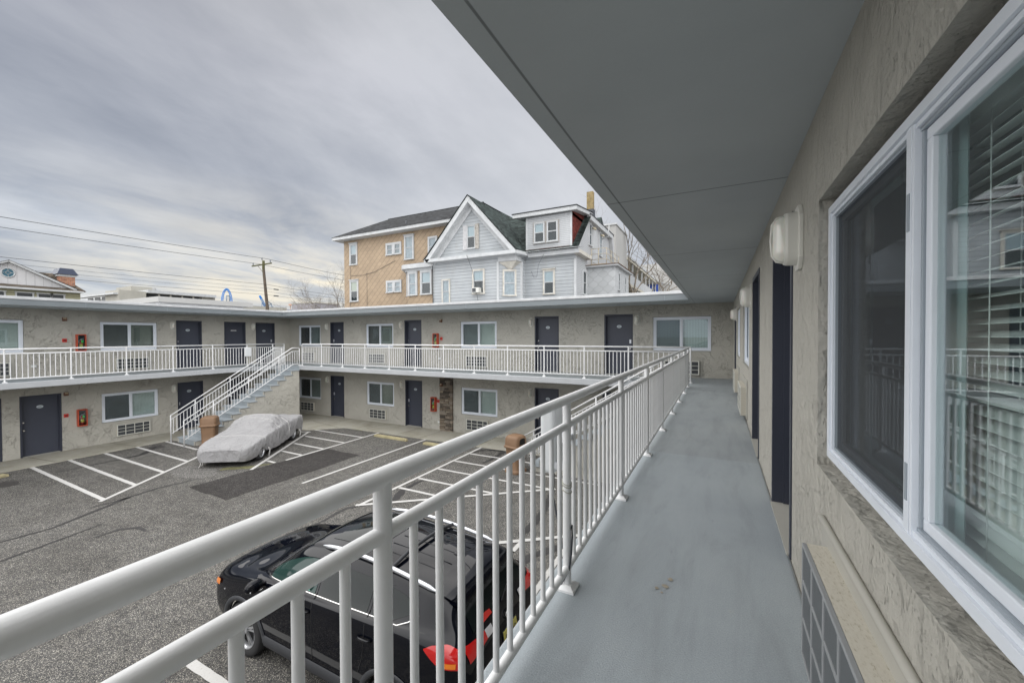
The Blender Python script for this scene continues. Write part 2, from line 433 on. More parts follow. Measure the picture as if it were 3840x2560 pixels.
b.inputs['Roughness'].default_value = .9; bump(nt, b, nz(nt, v, 30, 5, .7), .012); M['stone'] = m
M['step'] = plain('blue_grey_step_paint', (.32,.355,.38), .6, var=.08, bscale=60, bdist=.001)
M['bin'] = plain('tan_plastic_bin', (.20,.118,.066), .6, var=.12, vscale=4, bscale=30, bdist=.0015)
M['bindark'] = plain('bin_hole', (.01,.009,.008), .8)
M['eqwhite'] = plain('grey_white_box', (.66,.68,.69), .45, var=.04)
M['cable'] = plain('black_cable', (.03,.035,.045), .5)
M['cablew'] = plain('pale_cable', (.40,.40,.34), .6)
m, nt, b = newmat('grey_car_cover'); v = coords(nt)
b.inputs['Roughness'].default_value = .85; b.inputs['Sheen Weight'].default_value = .2
nt.links.new(ramp(nt, nz(nt, v, 1.7, 5, .6), [(.3,(.275,.27,.275)),(.7,(.335,.33,.335))]), b.inputs['Base Color'])
w1 = nz(nt, coords(nt, True, (1,1,.6)), 4.5, 5, .55, 1.6); w2 = nz(nt, v, 13, 4, .6, 1.)
hh = math_(nt,'ADD', w1, math_(nt,'MULTIPLY', w2, .35))
bump(nt, b, hh, .09, .9); M['cover'] = m
M['seam'] = plain('cover_seam', (.70,.69,.67), .9, var=.3, vscale=40)
M['tyre'] = plain('tyre_rubber', (.022,.022,.023), .8, bscale=60, bdist=.002)
M['alloy'] = plain('alloy_wheel', (.55,.56,.58), .3, .8)
m, nt, b = newmat('black_car_paint'); b.inputs['Base Color'].default_value = (.003,.0035,.006,1)
b.inputs['Roughness'].default_value = .5; b.inputs['Specular IOR Level'].default_value = .0; b.inputs['Coat Weight'].default_value = 1.; b.inputs['Coat IOR'].default_value = 1.42; b.inputs['Coat Roughness'].default_value = .0; b.inputs['Coat Tint'].default_value = (.8,.88,1,1); M['carpaint'] = m
bump(nt, b, nz(nt, coords(nt), 1.1, 1), .003, .3)
M['carplastic'] = plain('dark_cladding', (.035,.037,.042), .55, bscale=120, bdist=.0006)
m, nt, b = newmat('tinted_car_glass'); b.inputs['Base Color'].default_value = (.008,.012,.012,1); b.inputs['Roughness'].default_value = .03
b.inputs['Specular IOR Level'].default_value = .32; M['carglass'] = m
m, nt, b = newmat('teal_car_glass'); b.inputs['Base Color'].default_value = (.018,.045,.04,1); b.inputs['Roughness'].default_value = .04
b.inputs['Specular IOR Level'].default_value = .35; M['carglassteal'] = m
m, nt, b = newmat('red_tail_lens'); b.inputs['Base Color'].default_value = (.52,.008,.007,1); b.inputs['Roughness'].default_value = .08; b.inputs['Coat Weight'].default_value = 1.
M['taillens'] = m
M['amber'] = plain('amber_lens', (.80,.22,.02), .12, coat=1.)
M['clearlens'] = plain('clear_lens', (.60,.60,.62), .1, coat=1.)
M['plate'] = plain('yellow_plate', (.62,.56,.14), .4, var=.12, vscale=14)
M['peach'] = diamond('peach_diamond_shingles', (.37,.28,.19), .50, .42)
M['whitediamond'] = diamond('white_diamond_shingles', (.46,.475,.485), .62, .78, .06, .9)
M['sidingblue'] = siding('pale_blue_lap_siding', (.40,.425,.445), .205, .42, .13, darkening=.05)
M['sidingwhite'] = siding('white_lap_siding', (.48,.495,.51), .105, .55, .2)
M['sidingvert'] = siding('white_board_and_batten', (.50,.50,.51), .36, .62, .06, True)
M['sidinggreen'] = siding('olive_lap_siding', (.34,.33,.22), .18, .5, .12)
M['housetrim'] = plain('weathered_white_trim', (.46,.475,.485), .6, var=.12, vscale=2.5, bscale=20, bdist=.002)
M['dirtytrim'] = plain('stained_trim', (.50,.48,.43), .7, var=.25, vscale=3)
M['peeling'] = plain('peeling_wood', (.36,.34,.31), .9, var=.45, vscale=9)
M['shingle'] = shingles('dark_asphalt_shingles', (.030,.032,.035))
M['shinglegreen'] = shingles('green_black_shingles', (.042,.055,.052))
M['shinglebrown'] = shingles('brown_shingles', (.12,.10,.08))
M['redshingle'] = shingles('red_shingles', (.12,.028,.022), .2, .35)
M['curtain'] = plain('pale_curtain', (.42,.44,.46), .9, var=.25, vscale=5)
M['roller'] = plain('roller_shade', (.50,.55,.57), .8, var=.05)
M['rollerw'] = plain('cream_shade', (.55,.54,.42), .8, var=.05)
M['brick'] = bricks('red_brick', (.28,.085,.045), (.42,.17,.09), (.30,.25,.2))
M['yellowblock'] = bricks('yellow_block', (.27,.20,.09), (.22,.17,.09), (.25,.2,.1), .35, .3)
M['metaldark'] = plain('dark_metal', (.035,.045,.075), .4, .3)
M['flash'] = plain('black_flashing', (.06,.065,.075), .6)
M['concwall'] = plain('cream_concrete_wall', (.36,.35,.31), .85, var=.08, vscale=.8)
M['concgrey'] = plain('pale_grey_render', (.38,.38,.37), .85, var=.05, vscale=.5)
M['steelblue'] = plain('grey_blue_steel', (.17,.22,.28), .5)
M['coasterblue'] = plain('blue_track_paint', (.03,.22,.60), .4)
M['bluedoor'] = plain('blue_door', (.01,.06,.35), .5)
M['balconycream'] = plain('cream_soffit', (.52,.50,.43), .8)
M['polewood'] = plain('weathered_pole', (.10,.08,.062), .9, var=.25, vscale=3, bscale=20, bdist=.01)
M['polegreen'] = plain('mossy_pole', (.085,.085,.035), .9, var=.3, vscale=3)
M['porcelain'] = plain('grey_insulator', (.25,.27,.30), .3)
M['wire'] = plain('wire', (.05,.055,.06), .6)
M['bark'] = plain('bare_bark', (.17,.145,.115), .9, var=.3, vscale=6)
M['rust'] = plain('rusty_white_iron', (.45,.40,.30), .7, var=.4, vscale=12)
M['acwin'] = plain('window_unit_plastic', (.55,.55,.52), .5)

# ------------------------------------------------------------------ camera
H = 1.4256
cx = Vector((0.88953865, 0.45684311, -0.00391858)); cy = Vector((-0.00268837, 0.01381132, 0.99990101)); cz = -Vector((-0.45685201, 0.88944006, -0.01351386))
cam = bpy.data.cameras.new('camera'); co = bpy.data.objects.new('camera', cam); col.objects.link(co)
cm = Matrix((cx, cy, cz)).transposed().to_4x4(); cm.translation = (0, 0, H); co.matrix_world = cm
cam.sensor_width = 36; cam.lens = 1512.92/3840*36; cam.clip_start = .03; cam.clip_end = 3000
sc.camera = co

# ------------------------------------------------------------------ world and sun
w = bpy.data.worlds.new('World'); sc.world = w; w.use_nodes = True
nt = w.node_tree; nt.nodes.clear()
out = nt.nodes.new('ShaderNodeOutputWorld')
SUN_EL, SUN_AZ = R(48), R(-62)          # azimuth measured from +Y towards +X
sky = nt.nodes.new('ShaderNodeTexSky'); sky.sky_type = 'NISHITA'; sky.sun_disc = False
sky.dust_density = 2.0; sky.sun_elevation = SUN_EL; sky.sun_rotation = SUN_AZ
b1 = nt.nodes.new('ShaderNodeBackground'); b1.inputs[1].default_value = .05
nt.links.new(mix(nt, sky.outputs[0], (.07,.07,.07), 1., 'MULTIPLY'), b1.inputs[0])   # little clear sky gets through the overcast
tc = nt.nodes.new('ShaderNodeTexCoord'); d = tc.outputs['Generated']; s = sep(nt, d)
zc = math_(nt, 'MAXIMUM', s[2], 0.0)
base = ramp(nt, zc, [(0.,(.40,.45,.51)),(.05,(.345,.40,.48)),(.14,(.315,.355,.42)),(.30,(.34,.36,.40)),(.5,(.28,.295,.335)),(.64,(.27,.285,.315)),(.76,(1.05,1.05,1.07)),(1.,(1.55,1.55,1.55))])
# cloud deck seen in perspective
k = math_(nt, 'DIVIDE', 1., math_(nt, 'ADD', zc, .16))
cvec = comb(nt, math_(nt,'MULTIPLY',s[0],k), math_(nt,'MULTIPLY',s[1],k), 0.)
mp = nt.nodes.new('ShaderNodeMapping'); mp.inputs['Rotation'].default_value = (0,0,R(25)); mp.inputs['Scale'].default_value = (1.,.55,1.)
nt.links.new(cvec, mp.inputs['Vector'])
n1 = nz(nt, mp.outputs[0], .85, 7, .55, .5); n2 = nz(nt, mp.outputs[0], 2.4, 6, .6, .3)
cl = math_(nt, 'ADD', math_(nt,'MULTIPLY',n1,.7), math_(nt,'MULTIPLY',n2,.3))
cloud = ramp(nt, cl, [(.36,(.66,.69,.74)),(.45,(.86,.875,.90)),(.53,(1.06,1.06,1.055)),(.64,(1.42,1.39,1.35))])
sk = mix(nt, base, cloud, 1., 'MULTIPLY')
# bright warm break in the cloud low over the far roofs, brighter to the right
def lobe(dx, dy, dz, p):
    L = Vector((dx,dy,dz)).normalized()
    dt = nt.nodes.new('ShaderNodeVectorMath'); dt.operation = 'DOT_PRODUCT'; dt.inputs[1].default_value = L
    nt.links.new(d, dt.inputs[0])
    return math_(nt, 'POWER', math_(nt, 'MAXIMUM', dt.outputs['Value'], 0.), p)
l1 = lobe(-.85, .60, .12, 14.)
band = ramp(nt, zc, [(0.,.25),(.07,.8),(.12,1.),(.2,.45),(.32,0.)])
br = math_(nt, 'MULTIPLY', math_(nt,'MULTIPLY', l1, band), ramp(nt, n2, [(.38,.25),(.6,1.)]))
sk = mix(nt, sk, (.74,.67,.53), math_(nt,'MULTIPLY', br, .95))
l2 = lobe(-.25, .92, .42, 9.)
sk = mix(nt, sk, (.50,.51,.53), math_(nt,'MULTIPLY', l2, .55))
# bright lobes added to the unseen sky behind the viewer, to light the walls
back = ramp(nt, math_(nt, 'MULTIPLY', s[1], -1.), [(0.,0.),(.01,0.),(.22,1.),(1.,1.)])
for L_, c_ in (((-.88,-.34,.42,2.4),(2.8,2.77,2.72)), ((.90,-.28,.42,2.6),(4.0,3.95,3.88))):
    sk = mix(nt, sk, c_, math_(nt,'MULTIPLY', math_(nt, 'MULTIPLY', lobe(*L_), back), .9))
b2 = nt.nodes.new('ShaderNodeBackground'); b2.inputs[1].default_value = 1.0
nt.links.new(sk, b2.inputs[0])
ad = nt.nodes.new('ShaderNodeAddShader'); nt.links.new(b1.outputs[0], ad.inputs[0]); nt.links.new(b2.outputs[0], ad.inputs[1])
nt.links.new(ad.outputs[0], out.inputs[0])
sl = bpy.data.lights.new('sun','SUN'); sl.energy = .8; sl.angle = R(60); sl.color = (1,.96,.9)
so = bpy.data.objects.new('sun', sl); col.objects.link(so)
sd = Vector((math.cos(SUN_EL)*math.sin(SUN_AZ), math.cos(SUN_EL)*math.cos(SUN_AZ), math.sin(SUN_EL)))
so.rotation_euler = sd.to_track_quat('Z','Y').to_euler()
sc.view_settings.view_transform = 'Standard'; sc.view_settings.look = 'None'; sc.view_settings.gamma = 1; sc.view_settings.exposure = 0.45
sc.cycles.max_bounces = 8; sc.cycles.diffuse_bounces = 4; sc.cycles.glossy_bounces = 4; sc.cycles.transparent_max_bounces = 12

# ------------------------------------------------------------------ layout constants
XL, YB, XR = -22.18, 14.92, .412          # wall planes of the left, back and right wings
LX, BY, RX = -20.14, 13.11, -.764         # railing lines
ZG, ZS = -2.90, -2.87                     # asphalt, sidewalk
ZSOF = 2.496
LROT, BROT, RROT = R(90), 0., R(-90)

def sheet(name, pts, z, mat):
    me = MB(); me.add([(x,y,z) for x,y in pts], [list(range(len(pts)))])
    return struct(me.build(name, mat, fix=False))
sheet('ground', [(-900,-900),(900,-900),(900,900),(-900,900)], -2.98, M['ground'])
sheet('parking_lot', [(-20.45,-30),(6,-30),(6,13.35),(-20.45,13.35)], ZG, M['asphalt'])
sw = MB()
sw.prism([(x,y,-2.96) for x,y in [(-22.3,-30),(-20.45,-30),(-20.45,8.45),(-18.6,8.9),(-18.45,12.0),(-16.95,12.2),(-15.8,13.32),(.5,13.35),(.5,15.05),(-22.3,15.05)]], (0,0,-2.96*-1+ZS))
struct(sw.build('sidewalk', M['concrete']))
jt = MB()
def strip(mb, a, b, wd, z, jag=0):
    a = Vector((a[0],a[1],0)); b = Vector((b[0],b[1],0)); n = (b-a).normalized(); p = Vector((-n.y,n.x,0))*wd/2
    L = (b-a).length; k = max(1, int(L/.12)) if jag else 1
    rows = []
    for i in range(k+1):
        c = a + (b-a)*i/k
        j1 = jag*random.uniform(-1,1); j2 = jag*random.uniform(-1,1)
        rows.append([c+p*(1+j1)+Vector((0,0,z)), c-p*(1+j2)+Vector((0,0,z))])
    mb.grid(rows, smooth=False)
for y in (-.6, 2.1, 5.0, 7.2): strip(jt, (-22.15,y-.1), (-20.46,y+.15), .022, ZS+.004)
for x in (-17.1,-14.6,-12.5,-11.2,-9.9,-8.4,-6.2,-4.2,-2.): strip(jt, (x,14.9), (x-.05,13.36 if x>-15.8 else 12.4), .022, ZS+.004)
strip(jt, (-18.4,13.6), (-16.0,13.15), .02, ZS+.008)
struct(jt.build('sidewalk_joints', M['joint'], fix=False))
ln = MB(); Z1 = ZG+.008; W_ = .10
def pl(a,b,wd=W_): strip(ln, a, b, wd, Z1, .07)
for y, x1 in ((4.6,-14.6),(5.48,-15.22),(6.41,-15.85),(7.34,-16.52),(8.28,-17.85)): pl((-20.44,y),(x1,y-.06), .11)
ln2 = MB()
def pl2(a,b,wd=W_): strip(ln2, a, b, wd, Z1+.004, .07)
pl2((-14.5,4.43),(-16.9,7.95),.11)
pl2((-13.55,7.75),(-16.62,12.08),.11); pl((-16.95,11.9),(-16.5,12.08),.07)
for y, x0 in ((8.58,-14.1),(9.57,-14.8),(10.48,-15.42),(11.47,-16.1),(12.43,-16.75)): pl((x0+.06,y),(-13.58,y-.02))
pl2((-13.5,8.9),(-13.58,13.34))
pl2((-10.93,7.7),(-10.93,13.34))
pl2((-8.2,7.3),(-8.2,13.34))
for y, x1 in ((8.74,-6.6),(9.58,-5.5),(10.56,-4.3),(11.48,-3.1),(12.45,-2.0)): pl((-8.14,y),(x1,y))
strip(ln2, (-8.27,7.30), (-4.1,10.62), .11, Z1+.008, .07)
strip(ln2, (-4.9,6.7), (-1.2,9.5), .11, Z1+.008, .07)
pl2((-3.68,7.58),(-3.68,5.6)); pl2((-2.77,8.2),(-2.75,4.9))
pl((-6.6,2.76),(-1.2,2.78),.12); pl((-6.6,5.6),(-1.2,5.6),.10)
struct(ln.build('parking_lines', M['paintline'], fix=False)); struct(ln2.build('parking_border_lines', M['paintline'], fix=False))
def blob(name, pts, z, mat, jag=.05, sub=8):
    P = [Vector((x,y,z)) for x,y in pts]; o = []
    for i in range(len(P)):
        a, b = P[i], P[(i+1)%len(P)]
        for k in range(sub):
            c = a.lerp(b, k/sub)
            if k: c += Vector((random.uniform(-jag,jag), random.uniform(-jag,jag), 0))
            o.append(c)
    mb = MB(); mb.add(o, [list(range(len(o)))])
    return struct(mb.build(name, mat, fix=False))
blob('asphalt_patch', [(-13.62,6.05),(-11.62,5.98),(-11.66,10.5),(-13.42,10.55)], ZG+.004, M['patch'], .03)
circ = [(-15.0+.98*math.cos(t*.5236)*(1+.06*math.sin(t*3)), 6.82+.50*math.sin(t*.5236)) for t in range(12)]
blob('gravel_patch', circ, ZG+.004, M['gravelpatch'], .05, 4)
blob('oil_stain', [(-20.0,7.55),(-19.6,7.5),(-19.35,7.75),(-19.7,7.95),(-20.1,7.9)], ZG+.004, M['oil'], .06, 5)
blob('oil_stain', [(-19.0,3.3),(-18.5,3.4),(-18.4,3.85),(-18.8,4.0),(-19.2,3.8)], ZG+.004, M['oil'], .06, 5)
blob('moss_patch', [(-14.4,7.25),(-13.7,7.9),(-13.55,8.6),(-13.95,8.0),(-14.6,7.45)], ZG+.005, M['moss'], .05, 5)
blob('moss_patch', [(-15.2,13.30),(-14.6,13.28),(-14.6,13.34),(-15.2,13.35)], ZG+.006, M['moss'], .01, 4)
tr = MB()
def ribbon(pts, wds):
    P = [Vector((x,y,ZG+.006)) for x,y in pts]; o = []; wds = [w_*1.7 for w_ in wds]
    sub = 7
    for i in range(len(P)-1):
        for k in range(sub): o.append((P[i].lerp(P[i+1], k/sub), wds[i]+(wds[i+1]-wds[i])*k/sub))
    o.append((P[-1], wds[-1])); rows = []
    for i, (c, wd) in enumerate(o):
        dd = (o[min(i+1,len(o)-1)][0]-o[max(i-1,0)][0]).normalized(); p = Vector((-dd.y,dd.x,0))
        j = Vector((random.uniform(-.012,.012), random.uniform(-.012,.012), 0))
        rows.append([c+p*wd/2*random.uniform(.7,1.2)+j, c-p*wd/2*random.uniform(.7,1.2)+j])
    tr.grid(rows, smooth=False)
ribbon([(-13.6,.2),(-13.54,2.59),(-13.48,3.32),(-13.93,4.32),(-14.22,4.91),(-14.33,5.63),(-14.18,6.41)], [.05,.05,.05,.07,.06,.05,.03])
ribbon([(-14.21,4.1),(-14.16,4.95)], [.03,.06])
ribbon([(-12.2,.5),(-12.38,2.36),(-12.52,2.97),(-12.73,3.92)], [.05,.05,.05,.03])
ribbon([(-12.02,3.57),(-12.03,3.97),(-11.76,4.23),(-11.35,4.23)], [.03,.06,.06,.03])
ribbon([(-18.97,4.75),(-18.96,5.53),(-18.9,6.38),(-18.98,6.95),(-19.41,7.38),(-19.8,7.7)], [.025,.04,.05,.11,.1,.06])
ribbon([(-8.3,5.2),(-8.27,6.31),(-8.36,7.03),(-8.17,7.39),(-7.93,7.63),(-7.64,8.06),(-7.89,8.59),(-7.96,9.34),(-7.87,9.55)], [.04,.05,.06,.07,.09,.14,.12,.07,.03])
ribbon([(-8.2,12.54),(-7.9,13.19),(-7.18,13.3),(-7.09,12.54),(-7.13,11.73)], [.05,.09,.1,.08,.04])
ribbon([(-3.85,7.86),(-3.78,8.5),(-3.88,9.42),(-4.1,10.2)], [.12,.1,.09,.06])
ribbon([(-3.6,6.2),(-3.35,6.84),(-3.26,7.2),(-2.94,7.69),(-2.5,8.2)], [.12,.13,.12,.12,.1])
struct(tr.build('tar_seams', M['tar'], fix=False))

# ------------------------------------------------------------------ motel building
motel = thing('motel_building', 'two storey beige stucco motel wrapped around the parking lot, with dark doors', 'motel')
LU_W = [(3.03,4.86),(6.89,8.72)]; LU_D = [(9.44,10.47),(11.46,12.49),(13.02,14.05)]
LL_W = [(6.90,8.73)]; LL_D = [(3.30,4.33),(4.74,5.77),(9.46,10.49),(11.56,12.59)]
BU_W = [(-21.34,-19.51),(-16.04,-14.21),(-10.23,-8.40),(-2.07,-.24)]; BU_D = [(-18.70,-17.67),(-13.48,-12.45),(-6.63,-5.60),(-3.80,-2.77)]
BL_W = [(-21.34,-19.51),(-16.02,-14.19),(-10.21,-8.38),(-2.07,-.24)]; BL_D = [(-18.71,-17.68),(-13.46,-12.43),(-6.64,-5.61),(-3.87,-2.84)]
RU_W = [(.50,2.33),(7.28,9.11),(10.30,12.13)]; RU_D = [(3.07,4.10),(5.42,6.45),(12.60,13.63)]
WZ0, WZ1, DZ1 = .90, 2.06, 2.20; DL = -2.87
def wall(name, fixed, axis, sgn, u0, u1, holes, z0, z1, depth=.19, mats=None):
    """axis 'x': plane x=fixed, u runs along y; sgn = outward direction sign along the fixed axis"""
    us = sorted({u0,u1,*[h[0] for h in holes],*[h[1] for h in holes]}); zs = sorted({z0,z1,*[h[2] for h in holes],*[h[3] for h in holes]})
    P = (lambda u,z,dp=0: (fixed-sgn*dp,u,z)) if axis=='x' else (lambda u,z,dp=0: (u,fixed-sgn*dp,z))
    mb = MB()
    for i in range(len(us)-1):
        for j in range(len(zs)-1):
            a,b,c,e = us[i],us[i+1],zs[j],zs[j+1]; mu,mz = (a+b)/2,(c+e)/2
            if any(h[0]<mu<h[1] and h[2]<mz<h[3] for h in holes): continue
            mb.quad(P(a,c),P(b,c),P(b,e),P(a,e))
    for h in holes:
        a,b,c,e = h
        mb.quad(P(a,c),P(b,c),P(b,c,depth),P(a,c,depth)); mb.quad(P(a,e),P(b,e),P(b,e,depth),P(a,e,depth))
        mb.quad(P(a,c),P(a,e),P(a,e,depth),P(a,c,depth)); mb.quad(P(b,c),P(b,e),P(b,e,depth),P(b,c,depth))
    return mb.build(name, mats or M['stucco'], motel, fix=False)
def wh(l, dz): return [(a-.01,b+.01,WZ0+dz-.015,WZ1+dz+.015) for a,b in l]
def dh(l, dz): return [(a-.004,b+.004,dz,DZ1+dz+.004) for a,b in l]
wall('wall', XL, 'x', 1, -9, YB, wh(LU_W,0)+dh(LU_D,0)+wh(LL_W,-2.925)+dh(LL_D,DL), ZG, ZSOF)
wall('wall', YB, 'y', -1, XL, XR, wh(BU_W,0)+dh(BU_D,0)+wh(BL_W,-2.925)+dh(BL_D,DL), ZG, ZSOF)
wall('wall', XR, 'x', -1, -6, YB, [(.49,2.34,.82,2.05)]+wh(RU_W[1:],0)+dh(RU_D,0), ZG, ZSOF, .19, M['stucco_near'])
ow = MB()
for a,b in (((-31,-9),(-31,20.7)),((-31,20.7),(8,20.7)),((8,20.7),(8,-6)),((-31,-9),(XL,-9)),((XR,-6),(8,-6))):
    ow.quad((*a,-2.98),(*b,-2.98),(*b,ZSOF),(*a,ZSOF))
ow.build('wall', M['stucco'], motel, fix=False)
dk = MB()
dk.prism([(x,y,-.21) for x,y in [(XL,-9),(-20.0,-9),(-20.0,12.98),(-.90,12.98),(-.90,-6),(XR,-6),(XR,YB),(XL,YB)]], (0,0,.21), 0)
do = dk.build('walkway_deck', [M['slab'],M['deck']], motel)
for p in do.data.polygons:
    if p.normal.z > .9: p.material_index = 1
m_ = bevel(do, .022, 3); m_.modifiers['b'].material = -1
U = [(-31,-9),(-20.2,-9),(-20.2,13.2),(-.82,13.2),(-.82,-6),(8,-6),(8,20.8),(-31,20.8)]
fs = MB(); fs.prism([(x,y,ZSOF) for x,y in U], (0,0,.185)); fo = fs.build('fascia', [M['trim'],M['soffit']], motel)
for p in fo.data.polygons:
    if p.normal.z < -.9: p.material_index = 1
U2 = [(-31.03,-9.03),(-20.175,-9.03),(-20.175,13.175),(-.845,13.175),(-.845,-6.03),(8.03,-6.03),(8.03,20.83),(-31.03,20.83)]
U3 = [(-30.9,-8.9),(-20.32,-8.9),(-20.32,13.32),(-.70,13.32),(-.70,-5.9),(7.9,-5.9),(7.9,20.7),(-30.9,20.7)]
rf = MB(); rf.prism([(x,y,ZSOF+.1855) for x,y in U2], (0,0,.095))
ro = bevel(rf.build('roof', M['white_edge'], motel), .012, 2)
rt = MB(); rt.add([(x,y,ZSOF+.284) for x,y in U3], [list(range(8))]); rt.build('roof', M['roofing'], motel, fix=False)
bx = MB(); bx.box(-30,-24.5,9.75,13.7,2.77,3.16); bx.build('roof_box', M['white_edge'], motel)
bx = MB(); bx.box(-30.3,-24.2,9.6,14.06,3.16,3.42); bx.build('roof_box', M['concgrey'], motel)
# fascia joints
fj = MB()
for x in (-18.6,-16.1,-13.7,-11.2,-8.8,-6.4,-3.9,-1.5): fj.box(x,x+.006,13.192,13.2,ZSOF+.002,ZSOF+.183)
for y in (3.4,5.9,8.3,10.7): fj.box(-20.2,-20.192,y,y+.006,ZSOF+.002,ZSOF+.183)
fj.build('fascia_joint', M['wingroove'], motel)

def place(o, loc, rz): o.location = loc; o.rotation_euler = (0,0,rz)
# --- window prototype: local X along the wall, local -Y outward, origin at bottom centre of frame
WW, WH = 1.83, 1.16
def window_meshes():
    f = MB(); t = .065
    def fr(x0,x1,z0,z1,t,y0,y1):
        f.box(x0,x1,y0,y1,z1-t,z1); f.box(x0,x1,y0,y1,z0,z0+t); f.box(x0,x0+t,y0,y1,z0+t,z1-t); f.box(x1-t,x1,y0,y1,z0+t,z1-t)
    fr(-WW/2,WW/2,0,WH,.05,-.01,.07)
    fr(-WW/2+.05,WW/2-.05,.05,WH-.05,.022,.012,.07)
    f.box(-.022,.022,.004,.068,.072,WH-.072)
    return f
def side_frame(a,b): 
    g = MB(); z0,z1 = .072,WH-.072
    g.box(a,b,.018,.05,z1-.03,z1); g.box(a,b,.018,.05,z0,z0+.03); g.box(a,a+.03,.018,.05,z0+.03,z1-.03); g.box(b-.03,b,.018,.05,z0+.03,z1-.03)
    return g
wmesh = {}
def make_window(loc, rz, lb, rb, screen=True, label=None):
    w0 = 'frame' in wmesh
    if not w0:
        o = window_meshes().build('window', M['winframe']); wmesh['frame'] = o.data; bpy.data.objects.remove(o)
        for k,(a,b) in dict(l=(-WW/2+.072,-.022), r=(.022,WW/2-.072)).items():
            o = side_frame(a,b).build('sash', M['winframe']); wmesh['sash'+k] = o.data; bpy.data.objects.remove(o)
            g = MB(); g.box(a+.03,b-.03,.032,.036,.102,WH-.102); o = g.build('pane', M['glass']); wmesh['pane'+k] = o.data; bpy.data.objects.remove(o)
            g = MB(); g.quad((a+.03,.024,.102),(b-.03,.024,.102),(b-.03,.024,WH-.102),(a+.03,.024,WH-.102)); o = g.build('screen', M['screen']); wmesh['scr'+k] = o.data; bpy.data.objects.remove(o)
            for nm in ('blind','blinddark','blindopen','blindvert','interior','curtain'):  # the interior variant is a flat dark sheet standing in for the unlit room
                aa,bb = (a-.03,0.) if k=='l' else (0.,b+.03); g = MB(); g.quad((aa,.11,.03),(bb,.11,.03),(bb,.11,WH-.03),(aa,.11,WH-.03)); o = g.build('blind', M[nm]); wmesh[nm+k] = o.data; bpy.data.objects.remove(o)
    wobj = bpy.data.objects.new('window', wmesh['frame']); col.objects.link(wobj); wobj.parent = motel; place(wobj, loc, rz)
    if label: wobj['label'] = label
    def sub(n, me): o = bpy.data.objects.new(n, me); col.objects.link(o); o.parent = wobj
    for k, bl in (('l',lb),('r',rb)):
        sub('sash', wmesh['sash'+k]); sub('pane', wmesh['pane'+k]); sub('blind', wmesh[bl+k])
    if screen: sub('insect_screen', wmesh['scrl'])
    return wobj
REC = .04
def wplace(wing, u0, u1, z): 
    c = (u0+u1)/2
    return {'L':((XL-REC,c,z),LROT),'B':((c,YB+REC,z),BROT),'R':((XR+REC,c,z),RROT)}[wing]
for wing, l, z, bl in (('L',LU_W,0,[('blind','blind'),('blindopen','blindopen')]),('L',LL_W,-2.925,[('blinddark','blind')]),
                       ('B',BU_W,0,[('interior','blinddark'),('blindopen','blindopen'),('blind','blind'),('blindvert','blindvert')]),
                       ('B',BL_W,-2.925,[('interior','blinddark'),('blinddark','blindopen'),('blinddark','blind'),('blind','blind')]),
                       ('R',RU_W[1:],0,[('blinddark','blinddark'),('blinddark','blinddark')])):
    for (a,b_),(p,q) in zip(l,bl):
        loc, rz = wplace(wing,a,b_,z+WZ0); make_window(loc, rz, p, q)

